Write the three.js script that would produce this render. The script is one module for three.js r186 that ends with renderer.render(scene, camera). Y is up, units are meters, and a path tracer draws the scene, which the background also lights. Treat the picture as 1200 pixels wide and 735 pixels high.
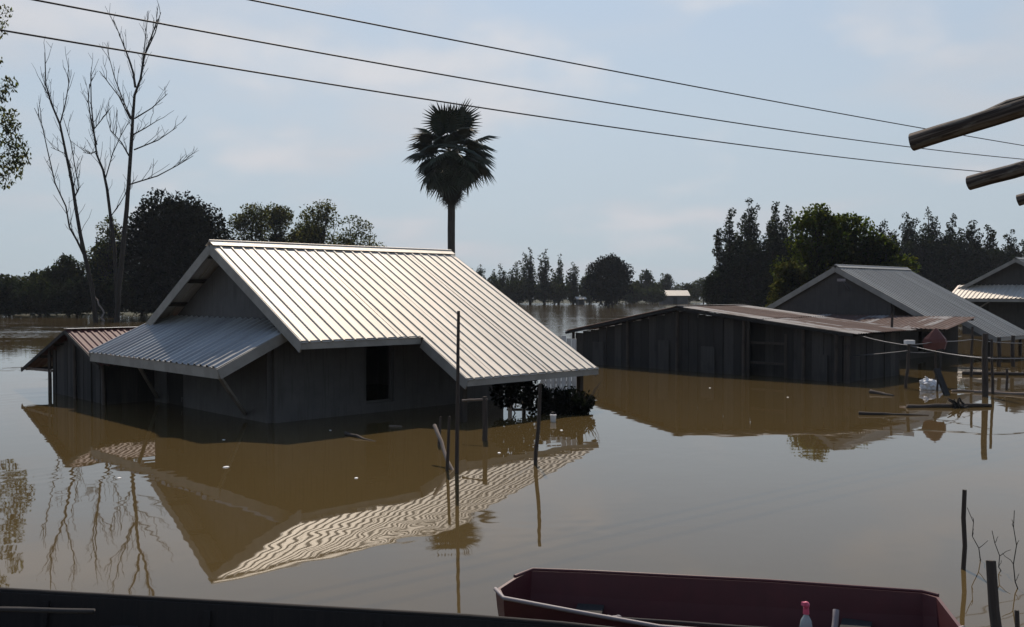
import * as THREE from 'three';
import { mergeGeometries } from 'three/addons/utils/BufferGeometryUtils.js';
import { ImprovedNoise } from 'three/addons/math/ImprovedNoise.js';

// ------------------------------------------------------------------ camera, sky, sun, exposure
const scene = new THREE.Scene();
const camera = new THREE.PerspectiveCamera(36.95, 1024 / 627, 0.1, 3000);
camera.position.set(0, 2.5, 0);
camera.rotation.set(-0.022, 0, 0);
const renderer = new THREE.WebGLRenderer({ antialias: true });
renderer.setSize(1024, 627);
renderer.toneMapping = THREE.LinearToneMapping;
renderer.toneMappingExposure = 1.0;
renderer.shadowMap.enabled = true;
renderer.shadowMap.type = THREE.PCFSoftShadowMap;

const SUN = new THREE.Vector3(-0.1, 2.24, -2.02).normalize();   // high, straight ahead, out of frame: everything is lit from behind
const sun = new THREE.DirectionalLight(0xfff0dd, 4.6);
sun.position.copy(SUN).multiplyScalar(150);
sun.castShadow = true;
sun.shadow.mapSize.set(4096, 4096);
Object.assign(sun.shadow.camera, { left: -90, right: 90, top: 120, bottom: -60, near: 1, far: 420 });
sun.shadow.radius = 1.6;
scene.add(sun, sun.target);

const perlin = new ImprovedNoise();
function fbm(x, y, z, oct) { let s = 0, a = 0.5, f = 1; for (let i = 0; i < oct; i++) { s += a * perlin.noise(x * f, y * f, z * f); a *= 0.5; f *= 2.03; } return s; }
const sstep = (a, b, x) => { const t = Math.min(1, Math.max(0, (x - a) / (b - a))); return t * t * (3 - 2 * t); };
{
  const w = 2048, h = 1024, data = new Float32Array(w * h * 4);
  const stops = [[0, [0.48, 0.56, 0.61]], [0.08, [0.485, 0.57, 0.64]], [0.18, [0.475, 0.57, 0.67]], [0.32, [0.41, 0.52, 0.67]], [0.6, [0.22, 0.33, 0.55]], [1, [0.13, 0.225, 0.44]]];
  for (let j = 0; j < h; j++) {
    const el = ((j + 0.5) / h - 0.5) * Math.PI, y = Math.sin(el);
    const yy = Math.max(0, y);
    let k = 0; while (k < stops.length - 2 && yy > stops[k + 1][0]) k++;
    const f = Math.min(1, (yy - stops[k][0]) / (stops[k + 1][0] - stops[k][0]));
    const base = [0, 1, 2].map((c) => stops[k][1][c] * (1 - f) + stops[k + 1][1][c] * f);
    for (let i = 0; i < w; i++) {
      const az = ((i + 0.5) / w - 0.5) * 2 * Math.PI, x = Math.cos(el) * Math.cos(az), z = Math.cos(el) * Math.sin(az);
      const o = (j * w + i) * 4, c = base.slice();
      if (y > 0) {
        const q = 1 / (y + 0.16), px = x * q, pz = z * q;
        const big = fbm(px * 1.1 + 3.1, 7.7, pz * 1.1 + 1.3, 3);
        const det = fbm(px * 3.3 + 9.2, 2.2, pz * 3.3 - 4.1, 6), cum = fbm(x * 5.2 + 1.7, y * 9.5 + 4.4, z * 5.2 + 2.9, 6);
        const veil = sstep(-0.15, 0.45, big + 0.35 * det) * 0.9 * sstep(0.75, 0.3, y);
        const puff = sstep(0.0, 0.42, cum * 0.85 + det * 0.35 + 0.25 * big) * sstep(0.02, 0.10, y) * sstep(0.8, 0.4, y);
        const vc = [0.555, 0.58, 0.63], pc = [0.66, 0.66, 0.69];
        for (let n = 0; n < 3; n++) { c[n] += (vc[n] - c[n]) * veil; c[n] += (pc[n] - c[n]) * puff * 0.7; }
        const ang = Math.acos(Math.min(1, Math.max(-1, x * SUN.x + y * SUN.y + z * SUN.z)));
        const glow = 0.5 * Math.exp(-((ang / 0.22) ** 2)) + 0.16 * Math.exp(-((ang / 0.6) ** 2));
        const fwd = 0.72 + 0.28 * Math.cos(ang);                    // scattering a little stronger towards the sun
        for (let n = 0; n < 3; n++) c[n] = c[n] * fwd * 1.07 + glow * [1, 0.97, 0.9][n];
      }
      data[o] = c[0]; data[o + 1] = c[1]; data[o + 2] = c[2]; data[o + 3] = 1;
    }
  }
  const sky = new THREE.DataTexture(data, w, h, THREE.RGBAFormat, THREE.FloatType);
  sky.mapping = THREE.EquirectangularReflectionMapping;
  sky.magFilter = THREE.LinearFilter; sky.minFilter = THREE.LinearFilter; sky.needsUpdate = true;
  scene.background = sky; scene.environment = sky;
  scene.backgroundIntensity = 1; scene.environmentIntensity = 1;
}

// ------------------------------------------------------------------ helpers
const V = (x, y, z) => new THREE.Vector3(x, y, z);
function rng(seed) { let a = seed * 2654435761 >>> 0; return () => { a = (a + 0x6D2B79F5) | 0; let t = Math.imul(a ^ (a >>> 15), 1 | a); t = (t + Math.imul(t ^ (t >>> 7), 61 | t)) ^ t; return ((t ^ (t >>> 14)) >>> 0) / 4294967296; }; }
const taken = {};
function numbered(name) { const n = taken[name] = (taken[name] || 0) + 1; return n === 1 ? name : name + '_' + String(n - 1).padStart(3, '0'); }
function tag(o, label, category, group) { o.userData.label = label; o.userData.category = category; if (group) o.userData.group = group; return o; }
function thing(name, label, category, [x, y, z] = [0, 0, 0], turn = 0, group) {
  const o = new THREE.Group(); o.name = numbered(name); o.position.set(x, y, z); o.rotation.y = turn; scene.add(o);
  return tag(o, label, category, group);
}
function part(parent, name, geo, mat, label) {
  const m = new THREE.Mesh(geo, mat); m.name = name; m.castShadow = m.receiveShadow = true; parent.add(m);
  if (label) m.userData.label = label;
  return m;
}
function solo(name, geo, mat, label, category, group) { const m = part(scene, numbered(name), geo, mat); return tag(m, label, category, group); }
function structure(name, geo, mat) { const m = part(scene, name, geo, mat); m.userData.kind = 'structure'; return m; }

// uv in metres from the dominant direction of each face
function metreUV(g, s = 1) {
  g = g.index ? g.toNonIndexed() : g;
  const p = g.attributes.position, uv = new Float32Array(p.count * 2), a = V(), b = V(), c = V();
  for (let i = 0; i < p.count; i += 3) {
    a.fromBufferAttribute(p, i); b.fromBufferAttribute(p, i + 1); c.fromBufferAttribute(p, i + 2);
    const n = b.clone().sub(a).cross(c.clone().sub(a)), ax = Math.abs(n.x), ay = Math.abs(n.y), az = Math.abs(n.z);
    [a, b, c].forEach((q, k) => {
      const [u, v] = ay >= ax && ay >= az ? [q.x, q.z] : ax >= az ? [q.z, q.y] : [q.x, q.y];
      uv[(i + k) * 2] = u * s; uv[(i + k) * 2 + 1] = v * s;
    });
  }
  g.setAttribute('uv', new THREE.BufferAttribute(uv, 2));
  return g;
}
const box = (w, h, d, x = 0, y = 0, z = 0) => metreUV(new THREE.BoxGeometry(w, h, d).translate(x, y, z));
// a box of section (w across, h high) from a to b
function bar(a, b, w, h = w) {
  const d = b.clone().sub(a), L = d.length(); d.normalize();
  const up = Math.abs(d.y) > 0.97 ? V(1, 0, 0) : V(0, 1, 0), x = up.clone().cross(d).normalize(), y = d.clone().cross(x).normalize();
  const g = metreUV(new THREE.BoxGeometry(w, h, L));
  return g.applyMatrix4(new THREE.Matrix4().makeBasis(x, y, d).setPosition(a.clone().add(b).multiplyScalar(0.5)));
}
// tapered, slightly knobbly round limb along points
function limb(pts, r0, r1, seg = 6, wob = 0, rnd = Math.random) {
  const n = pts.length, pos = [], idx = [], uv = [];
  let len = 0;
  let ref = Math.abs(pts[n - 1].clone().sub(pts[0]).normalize().y) > 0.9 ? V(1, 0, 0) : V(0, 1, 0);
  for (let i = 0; i < n; i++) {
    const t = pts[Math.min(n - 1, i + 1)].clone().sub(pts[Math.max(0, i - 1)]).normalize();
    const a = ref.clone().cross(t).normalize(), b = t.clone().cross(a);
    if (i) len += pts[i].distanceTo(pts[i - 1]);
    const r = r0 + (r1 - r0) * i / (n - 1);
    for (let k = 0; k <= seg; k++) {
      const th = k / seg * Math.PI * 2, q = r * (1 + (wob && k < seg ? (rnd() - 0.5) * wob : 0));
      const p = pts[i].clone().addScaledVector(a, Math.cos(th) * q).addScaledVector(b, Math.sin(th) * q);
      if (k === seg) { const f = i * (seg + 1) * 3; pos.push(pos[f], pos[f + 1], pos[f + 2]); } else pos.push(p.x, p.y, p.z);
      uv.push(k / seg * Math.max(0.2, r * 6), len);
    }
  }
  for (let i = 0; i < n - 1; i++) for (let k = 0; k < seg; k++) { const a = i * (seg + 1) + k, b = a + seg + 1; idx.push(a, a + 1, b, a + 1, b + 1, b); }
  for (const [i, flip] of [[0, 1], [n - 1, 0]]) {
    const c = pos.length / 3; pos.push(pts[i].x, pts[i].y, pts[i].z); uv.push(0, 0);
    for (let k = 0; k < seg; k++) { const a = i * (seg + 1) + k; flip ? idx.push(c, a + 1, a) : idx.push(c, a, a + 1); }
  }
  const g = new THREE.BufferGeometry();
  g.setAttribute('position', new THREE.Float32BufferAttribute(pos, 3)); g.setAttribute('uv', new THREE.Float32BufferAttribute(uv, 2)); g.setIndex(idx);
  g.computeVertexNormals();
  return g;
}
function bent(a, b, n, amp, rnd) { const o = []; for (let i = 0; i <= n; i++) { const p = a.clone().lerp(b, i / n); if (i && i < n) p.add(V((rnd() - 0.5) * amp, (rnd() - 0.5) * amp * 0.4, (rnd() - 0.5) * amp)); o.push(p); } return o; }

// ------------------------------------------------------------------ textures (what the surfaces are made of)
function tileNoise(n, cells, seed, oct = 4) {      // tileable value noise, 0..1
  const out = new Float32Array(n * n);
  let amp = 0.5, tot = 0;
  for (let o = 0; o < oct; o++) {
    const cx = (cells[0] || cells) << o, cy = (cells[1] || cells) << o, r = rng(seed + o * 17), g = Float32Array.from({ length: cx * cy }, r);
    for (let j = 0; j < n; j++) for (let i = 0; i < n; i++) {
      const x = i / n * cx, y = j / n * cy, xi = x | 0, yi = y | 0, fx = (x - xi) ** 2 * (3 - 2 * (x - xi)), fy = (y - yi) ** 2 * (3 - 2 * (y - yi));
      const a = g[yi * cx + xi], b = g[yi * cx + (xi + 1) % cx], c = g[((yi + 1) % cy) * cx + xi], d = g[((yi + 1) % cy) * cx + (xi + 1) % cx];
      out[j * n + i] += amp * (a + (b - a) * fx + (c - a) * fy + (a - b - c + d) * fx * fy);
    }
    tot += amp; amp *= 0.55;
  }
  for (let i = 0; i < out.length; i++) out[i] /= tot;
  return out;
}
function colourMap(n, fn, repeat) {               // fn(k) -> linear rgb
  const d = new Uint8Array(n * n * 4), enc = (c) => Math.round(255 * (c <= 0.0031308 ? 12.92 * c : 1.055 * Math.min(1, c) ** (1 / 2.4) - 0.055));
  for (let k = 0; k < n * n; k++) { const c = fn(k); d[4 * k] = enc(c[0]); d[4 * k + 1] = enc(c[1]); d[4 * k + 2] = enc(c[2]); d[4 * k + 3] = 255; }
  const t = new THREE.DataTexture(d, n, n); t.colorSpace = THREE.SRGBColorSpace; t.wrapS = t.wrapT = THREE.RepeatWrapping; t.magFilter = THREE.LinearFilter; t.repeat.set(...repeat); t.needsUpdate = true;
  return t;
}
const mix3 = (a, b, t) => a.map((v, i) => v + (b[i] - v) * t);
const N = 512;
const nzA = tileNoise(N, 5, 11, 6), nzB = tileNoise(N, 16, 23, 5), nzStreak = tileNoise(N, [48, 3], 37, 4), nzGrain = tileNoise(N, [64, 4], 53, 4), nzC = tileNoise(N, 3, 71, 6);
const STD = (o) => new THREE.MeshStandardMaterial(o);
const lin = (r, g, b) => new THREE.Color().setRGB(r, g, b);

const mapConcrete = colourMap(N, (k) => mix3(mix3([0.08, 0.078, 0.077], [0.112, 0.108, 0.104], nzA[k]), [0.06, 0.057, 0.052], sstep(0.52, 0.75, nzStreak[k]) * 0.55).map((v) => v * (0.9 + 0.2 * nzB[k])), [0.5, 0.5]);
const mapPaint = colourMap(N, (k) => mix3([0.27, 0.255, 0.225], [0.19, 0.178, 0.155], sstep(0.45, 0.7, nzA[k]) * 0.6).map((v) => v * (0.92 + 0.16 * nzB[k])), [0.6, 0.6]);
const zincTone = (k) => mix3([0.55, 0.505, 0.435], [0.45, 0.405, 0.34], sstep(0.42, 0.68, nzStreak[k]) * 0.7).map((v) => v * (0.93 + 0.14 * nzB[k]));
const mapZinc = colourMap(N, zincTone, [0.7, 0.4]);
const rust = (lo, hi) => (k) => {
  const m = sstep(lo, hi, nzC[k] * 0.55 + nzA[k] * 0.3 + nzStreak[k] * 0.25), tone = nzB[k];
  return mix3(mix3([0.31, 0.295, 0.28], [0.20, 0.185, 0.175], nzStreak[k]), mix3([0.105, 0.053, 0.037], [0.06, 0.035, 0.027], tone), m);
};
const mapRustHalf = colourMap(N, rust(0.50, 0.62), [0.23, 0.31]);
const mapRustFull = colourMap(N, rust(0.36, 0.52), [0.29, 0.21]);
const mapRustLight = colourMap(N, rust(0.58, 0.74), [0.21, 0.27]);
const woodTone = (a, b, c) => (k) => mix3(mix3(a, b, nzGrain[k]), c, sstep(0.5, 0.72, nzA[k]) * 0.6);
const mapBoard = colourMap(N, woodTone([0.034, 0.030, 0.027], [0.066, 0.059, 0.053], [0.028, 0.026, 0.024]), [0.8, 0.3]);
const mapPole = colourMap(N, woodTone([0.034, 0.026, 0.021], [0.075, 0.058, 0.045], [0.028, 0.022, 0.019]), [1, 0.5]);
const mapBark = colourMap(N, woodTone([0.055, 0.047, 0.04], [0.10, 0.088, 0.076], [0.035, 0.03, 0.026]), [1, 0.3]);
const mapHull = colourMap(N, (k) => mix3([0.075, 0.012, 0.016], [0.05, 0.009, 0.012], nzA[k]).map((v) => v * (0.85 + 0.3 * nzB[k])), [0.7, 0.7]);

function grainMap(src, repeat) { const d = new Uint8Array(N * N * 4); for (let k = 0; k < N * N; k++) { d[4 * k] = d[4 * k + 1] = d[4 * k + 2] = src[k] * 255; d[4 * k + 3] = 255; } const t = new THREE.DataTexture(d, N, N); t.wrapS = t.wrapT = THREE.RepeatWrapping; t.magFilter = THREE.LinearFilter; t.repeat.set(...repeat); t.needsUpdate = true; return t; }
const bumpGrain = grainMap(nzGrain, [0.8, 0.3]), bumpSoft = grainMap(nzB, [0.7, 0.7]);

const M = {
  concrete: STD({ map: mapConcrete, roughness: 0.92, bumpMap: bumpSoft, bumpScale: 0.004 }),
  darkWall: STD({ map: mapConcrete, color: lin(0.6, 0.56, 0.53), roughness: 0.95 }),
  fascia: STD({ map: mapPaint, roughness: 0.65 }),
  zinc: [1, 0.96, 1.03].map((f) => STD({ map: mapZinc, color: lin(f, f, f), metalness: 0.3, roughness: 0.62, bumpMap: bumpSoft, bumpScale: 0.0012 })),
  galvanised: [1, 0.9, 1.08].map((f) => STD({ map: mapZinc, color: lin(0.64 * f, 0.69 * f, 0.76 * f), metalness: 0.5, roughness: 0.5, bumpMap: bumpSoft, bumpScale: 0.0012 })),
  rustHalf: STD({ map: mapRustHalf, roughness: 0.85, metalness: 0.1 }),
  rustFull: STD({ map: mapRustFull, roughness: 0.9 }),
  rustLight: STD({ map: mapRustLight, roughness: 0.75, metalness: 0.2 }),
  redSheet: STD({ map: colourMap(N, (k) => mix3([0.105, 0.026, 0.021], [0.062, 0.022, 0.019], nzA[k]).map((v) => v * (0.85 + 0.3 * nzStreak[k])), [0.5, 0.3]), roughness: 0.7 }),
  boards: [0.75, 0.55, 0.95, 0.42].map((f) => STD({ map: mapBoard, color: lin(f, f, f), roughness: 0.95, bumpMap: bumpGrain, bumpScale: 0.004 })),
  pole: STD({ map: mapPole, roughness: 0.95, bumpMap: bumpGrain, bumpScale: 0.004 }),
  log: STD({ map: colourMap(N, (k) => mix3(mix3([0.03, 0.022, 0.018], [0.13, 0.105, 0.085], sstep(0.35, 0.7, nzGrain[k])), [0.16, 0.15, 0.13], sstep(0.55, 0.7, nzB[k]) * 0.6), [3, 0.9]), roughness: 0.95, bumpMap: bumpGrain, bumpScale: 0.01 }),
  paleStick: STD({ map: mapPole, color: lin(3.4, 3.5, 3.6), roughness: 0.95 }),
  bark: STD({ map: mapBark, roughness: 1 }),
  deadwood: STD({ map: mapBark, color: lin(0.3, 0.28, 0.26), roughness: 1 }),
  timber: STD({ map: mapBoard, color: lin(0.9, 0.8, 0.7), roughness: 0.95 }),
  hull: STD({ map: mapHull, roughness: 0.55 }),
  hullTrim: STD({ color: lin(0.22, 0.19, 0.19), roughness: 0.6 }),
  darkHull: STD({ map: mapBoard, color: lin(0.26, 0.22, 0.19), roughness: 0.9, bumpMap: bumpGrain, bumpScale: 0.003 }),
  cable: STD({ color: lin(0.018, 0.018, 0.02), roughness: 0.6 }),
  wire: STD({ color: lin(0.12, 0.12, 0.125), roughness: 0.5, metalness: 0.4 }),
  white: STD({ color: lin(0.68, 0.67, 0.65), roughness: 0.6 }),
  whiteBoard: STD({ map: colourMap(N, (k) => mix3([0.66, 0.65, 0.63], [0.48, 0.46, 0.42], sstep(0.45, 0.7, nzStreak[k])), [0.9, 0.4]), roughness: 0.7 }),
  darkFrame: STD({ color: lin(0.10, 0.095, 0.09), roughness: 0.6 }),
  bag: new THREE.MeshPhysicalMaterial({ color: lin(0.72, 0.72, 0.72), roughness: 0.45, transmission: 0.25, thickness: 0 }),
  redCloth: new THREE.MeshPhysicalMaterial({ color: lin(0.15, 0.055, 0.045), roughness: 0.95, transmission: 0.3, thickness: 0 }),
  pink: STD({ color: lin(0.55, 0.09, 0.16), roughness: 0.45 }),
  bottle: new THREE.MeshPhysicalMaterial({ color: lin(0.55, 0.65, 0.68), roughness: 0.2, transmission: 0.6, thickness: 0 }),
  blue: STD({ color: lin(0.10, 0.17, 0.24), roughness: 0.8 }),
  earth: STD({ map: colourMap(N, (k) => mix3([0.04, 0.04, 0.022], [0.028, 0.036, 0.014], nzA[k]), [0.1, 0.1]), roughness: 1 }),
  mast: STD({ color: lin(0.30, 0.26, 0.26), roughness: 0.6 }),
};
const leafMat = (through) => new THREE.MeshPhysicalMaterial({ vertexColors: true, roughness: 0.9, transmission: through, thickness: 0, specularIntensity: 0.35 });
const LEAF = leafMat(0.4), LEAF_THIN = leafMat(0.5), LEAF_MID = leafMat(0.5);

// ------------------------------------------------------------------ the setting: flood water, banks
{
  const n = 2048, tile = 44, S = 0.02, r = rng(5), tab = new Float32Array(n);
  for (let i = 0; i < n; i++) tab[i] = Math.sin(i / n * Math.PI * 2);
  const waves = [];
  for (let i = 0; i < 44; i++) {
    const lam = 0.24 * (5.5 ** (r() ** 1.25)), th = (r() - 0.5) * 2.2 + (r() < 0.25 ? 1.4 : 0) + Math.PI / 2, k = tile / lam;
    waves.push([Math.round(k * Math.cos(th)), Math.round(k * Math.sin(th)), Math.floor(r() * n), 0.00062 * (0.7 + 0.6 * r())]);
  }
  const calm = [];
  for (let i = 0; i < 14; i++) calm.push([Math.round((r() - 0.5) * 6), Math.round((r() - 0.5) * 22), Math.floor(r() * n), 0.5 + r() * 0.5]);
  const d = new Uint8Array(n * n * 4);
  for (let j = 0; j < n; j++) for (let i = 0; i < n; i++) {
    let sx = 0, sy = 0, e = 0;
    for (const [a, b, p, w] of calm) e += w * tab[((a * i + b * j + p) % n + n) % n];
    const env = 0.45 + 1.6 * sstep(0.4, 3.2, e);
    for (const [a, b, p, w] of waves) {
      const c = w * tab[((a * i + b * j + p) % n + n) % n], q = 1 / Math.hypot(a, b);
      sx += c * a * q; sy += c * b * q;
    }
    const o = (j * n + i) * 4;
    d[o] = 127.5 + 127.5 * Math.max(-1, Math.min(1, sx * env / S)); d[o + 1] = 127.5 + 127.5 * Math.max(-1, Math.min(1, sy * env / S)); d[o + 2] = 255; d[o + 3] = 255;
  }
  const t = new THREE.DataTexture(d, n, n); t.wrapS = t.wrapT = THREE.RepeatWrapping; t.magFilter = THREE.LinearFilter; t.minFilter = THREE.LinearFilter; t.needsUpdate = true;
  // sheltered and smooth between the houses, ruffled by the wind further out
  for (const [z0, z1, k, rough] of [[140, -27, 1, 0.02], [-27, -52, 2.2, 0.03], [-52, -1260, 15, 0.06]]) {
    const g = new THREE.PlaneGeometry(1400, z0 - z1).rotateX(-Math.PI / 2).translate(0, 0, (z0 + z1) / 2);
    for (let i = 0; i < g.attributes.uv.count; i++) g.attributes.uv.setXY(i, g.attributes.position.getX(i) / tile, -g.attributes.position.getZ(i) / tile);
    structure(numbered('flood_water'), g, new THREE.MeshPhysicalMaterial({ color: lin(0.078, 0.054, 0.022), roughness: rough, ior: 1.42, normalMap: t, normalScale: new THREE.Vector2(S * k, S * k) }));
  }
}
function bank(name, x0, x1, z0, z1, top, seed) {
  const nx = 60, nz = 14, g = new THREE.PlaneGeometry(1, 1, nx, nz).rotateX(-Math.PI / 2), p = g.attributes.position;
  for (let i = 0; i < p.count; i++) {
    const u = p.getX(i) + 0.5, v = p.getZ(i) + 0.5, x = x0 + (x1 - x0) * u, z = z0 + (z1 - z0) * v;
    const e = Math.min(sstep(0, 0.06, u), sstep(1, 0.94, u), sstep(0, 0.2, v), sstep(1, 0.8, v));
    p.setXYZ(i, x, -0.5 + e * (top + 0.5) + 0.25 * fbm(x * 0.15, seed, z * 0.15, 3), z);
  }
  g.computeVertexNormals();
  structure(name, metreUV(g), M.earth).geometry.computeVertexNormals();
}
bank('riverbank', -150, -8, -150, -97, 0.12, 3);
bank('far_riverbank', -160, 260, -380, -206, 0.12, 9);
bank('right_riverbank', 22, 150, -190, -106, 0.12, 15);

// ------------------------------------------------------------------ roofing sheets and buildings
const AZ = 0.769;                                      // all houses of the hamlet stand on the same axis
const sheetCache = {};
// ribbed roofing sheet: x across (ribs n times pitch), z down the slope, y out of the roof
function sheet(n, pitch, len, { h = 0.024, base = 0.042, top = 0.026, th = 0.004 } = {}) {
  const key = [n, pitch, len, h, base, top].map((v) => v.toFixed(4)).join();
  if (sheetCache[key]) return sheetCache[key];
  const pr = [[0, 0]];
  for (let i = 0; i < n; i++) { const x = i * pitch; pr.push([x + pitch / 2 - base / 2, 0], [x + pitch / 2 - top / 2, h], [x + pitch / 2 + top / 2, h], [x + pitch / 2 + base / 2, 0]); }
  pr.push([n * pitch, 0]);
  const pos = [], quad = (a, b, c, d) => pos.push(...a, ...b, ...c, ...a, ...c, ...d);
  for (let i = 0; i < pr.length - 1; i++) {
    const [x0, y0] = pr[i], [x1, y1] = pr[i + 1];
    quad([x0, y0, 0], [x0, y0, len], [x1, y1, len], [x1, y1, 0]);
    quad([x0, y0 - th, 0], [x1, y1 - th, 0], [x1, y1 - th, len], [x0, y0 - th, len]);
    quad([x0, y0, len], [x0, y0 - th, len], [x1, y1 - th, len], [x1, y1, len]);
  }
  const e = n * pitch;
  quad([0, 0, 0], [0, -th, 0], [0, -th, len], [0, 0, len]); quad([e, 0, 0], [e, 0, len], [e, -th, len], [e, -th, 0]);
  const g = new THREE.BufferGeometry(); g.setAttribute('position', new THREE.Float32BufferAttribute(pos, 3));
  const uv = new Float32Array(pos.length / 3 * 2); for (let i = 0; i < pos.length / 3; i++) { uv[2 * i] = pos[3 * i]; uv[2 * i + 1] = pos[3 * i + 2]; }
  g.setAttribute('uv', new THREE.BufferAttribute(uv, 2)); g.computeVertexNormals();
  return sheetCache[key] = g;
}
// a run of sheets side by side from (x0, y0, z0); yaw 0 falls towards +z, PI towards -z, -PI/2 towards -x
function sheets(parent, name, counts, pitch, len, slope, yaw, [x, y, z], pick, prof, rnd) {
  let off = 0;
  counts.forEach((n, i) => {
    const m = part(parent, name, sheet(n, pitch, len, prof), pick(i));
    m.rotation.set(slope + (rnd() - 0.5) * 0.0025, yaw, 0, 'YXZ');
    const w = off * pitch;
    m.position.set(x + Math.cos(yaw) * w, y + (i % 2 ? 0.005 : 0) + rnd() * 0.002, z - Math.sin(yaw) * w);
    off += n;
  });
}
function wallShape(outline, holes, thick) {           // outline in (z, y), extruded along +x
  const s = new THREE.Shape(outline.map(([z, y]) => new THREE.Vector2(z, y)));
  for (const [z0, z1, y0, y1] of holes) s.holes.push(new THREE.Path([[z0, y0], [z0, y1], [z1, y1], [z1, y0]].map(([z, y]) => new THREE.Vector2(z, y))));
  const g = new THREE.ExtrudeGeometry(s, { depth: thick, bevelEnabled: false });
  return metreUV(g.applyMatrix4(new THREE.Matrix4().makeBasis(V(0, 0, 1), V(0, 1, 0), V(-1, 0, 0))));   // shape x -> z, extrusion -> -x
}
const P0 = 0.2489, RUN = 3.52, EXT = 4.92, STEP = 11 * P0, LEN = 26 * P0, RH = 3.53, SL = 0.54, AL = Math.atan(SL), CO = Math.cos(AL);
function gableHouse(o) {
  const rnd = rng(o.seed), t = thing('gabled_house', o.label, 'house', [o.x, o.y || 0, o.z], AZ, 'gabled houses with ribbed metal roofs');
  const roof = new THREE.Group(); roof.name = 'roof'; t.add(roof);
  const pick = () => o.zinc[Math.floor(rnd() * o.zinc.length)];
  sheets(roof, 'roof_sheet', [3, 3, 3, 2], P0, RUN / CO + 0.05, AL, 0, [0, RH, 0], pick, {}, rnd);
  sheets(roof, 'roof_sheet', [3, 3, 3, 3, 3], P0, EXT / CO + 0.05, AL, 0, [STEP, RH, 0], pick, {}, rnd);
  sheets(roof, 'roof_sheet', [3, 3, 3, 3, 3, 3, 3, 3, 2], P0, RUN / CO + 0.05, AL, Math.PI, [LEN, RH, 0], pick, {}, rnd);
  // ridge cap: a folded strip over both slopes
  const cap = [];
  for (const s of [1, -1]) { const g = box(LEN + 0.06, 0.006, 0.2, LEN / 2, 0, 0.1); g.applyMatrix4(new THREE.Matrix4().makeRotationX(AL)); if (s < 0) g.rotateY(Math.PI).translate(LEN, 0, 0); cap.push(g.translate(0, RH + 0.045, 0)); }
  cap.push(new THREE.CylinderGeometry(0.03, 0.03, LEN + 0.06, 8).toNonIndexed().rotateZ(Math.PI / 2).translate(LEN / 2, RH + 0.042, 0));
  part(roof, 'ridge_cap', mergeGeometries(cap), o.zinc[0]);
  const rake = (x, z0, z1, s = 1, d = 0.2) => {           // sloping barge board at x between the two distances from the ridge
    const a = V(x, RH - SL * z0 - d * 0.5 - 0.008, s * z0), b = V(x, RH - SL * z1 - d * 0.5 - 0.008, s * z1);
    part(roof, 'fascia_board', bar(a, b, 0.03, d * 0.92), M.fascia);
  };
  const eave = (x0, x1, z, s, d = 0.16) => part(roof, 'fascia_board', box(x1 - x0, d, 0.026, (x0 + x1) / 2, RH - SL * z - d / 2 + 0.012, s * (z + 0.012)), M.fascia);
  rake(-0.017, 0, RUN, 1, 0.22); rake(-0.017, 0, RUN, -1, 0.22);
  rake(STEP - 0.018, RUN + 0.03, EXT, 1, 0.22);
  rake(LEN + 0.017, 0, EXT, 1); rake(LEN + 0.017, 0, RUN, -1);
  eave(-0.032, STEP - 0.036, RUN, 1); eave(STEP - 0.034, LEN + 0.032, EXT, 1); eave(-0.032, LEN + 0.032, RUN, -1);
  for (const [s, n] of [[1, 4], [-1, 4]]) for (let i = 0; i < n; i++) { const z = 0.35 + i * 0.95; part(roof, 'purlin', box(LEN - 0.02, 0.09, 0.05, LEN / 2, RH - SL * z - 0.075, s * z), M.timber); }
  part(roof, 'purlin', box(LEN - STEP, 0.09, 0.05, (LEN + STEP) / 2, RH - SL * 4.4 - 0.075, 4.4), M.timber);
  for (const z of [0.6, 1.7, 2.8]) { part(roof, 'rafter', bar(V(STEP + 0.9, RH - SL * (z - 0.6) - 0.18, z - 0.6), V(STEP + 0.9, RH - SL * (z + 0.5) - 0.18, z + 0.5), 0.05, 0.1), M.timber); }
  // walls with a window and a door
  const zl = -3.0, zr = 2.13, b = -1.6, top = (z) => RH - SL * Math.abs(z) - 0.125;
  const front = [[zl, b], [zr, b], [zr, top(zr)], [0, top(0)], [zl, top(zl)]];
  const low = o.awning ? [[zl, b], [zr, b], [zr, 1.72], [zl, 1.72]] : front;
  const w1 = part(t, 'wall', wallShape(low, [[-2.35, -1.5, -0.8, 1.02]], 0.1), o.wall); w1.position.x = 0.18;
  if (o.awning) { const g = part(t, 'gable_wall', wallShape([[zl, 1.6], [zr, 1.6], [zr, top(zr)], [0, top(0)], [zl, top(zl)]], [], 0.1), o.wall); g.position.x = 0.57; }
  const w2 = part(t, 'wall', wallShape(front, [], 0.1), o.wall); w2.position.x = LEN - 0.15;
  const side = (h, holes) => wallShape([[0, b], [LEN - 0.43, b], [LEN - 0.43, h], [0, h]], holes, 0.1).rotateY(Math.PI / 2);   // runs along +x
  const w3 = part(t, 'wall', side(top(zr), [[2.3 - 0.18, 3.02 - 0.18, 0.2, 1.45]]), o.wall); w3.position.set(0.18, 0, zr);
  const w4 = part(t, 'wall', side(top(zl), []), o.wall); w4.position.set(0.18, 0, zl + 0.1);
  const win = new THREE.Group(); win.name = 'window'; t.add(win); win.position.set(2.66, 0.825, zr - 0.04);
  for (const [w, h, x, y] of [[0.04, 1.25, -0.34, 0], [0.04, 1.25, 0.34, 0], [0.64, 0.04, 0, 0.605], [0.64, 0.04, 0, -0.605]]) part(win, 'frame', box(w, h, 0.06, x, y, 0.015), M.darkFrame);
  part(win, 'sill', box(0.8, 0.035, 0.09, 0, -0.645, 0.075), o.wall);
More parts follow.
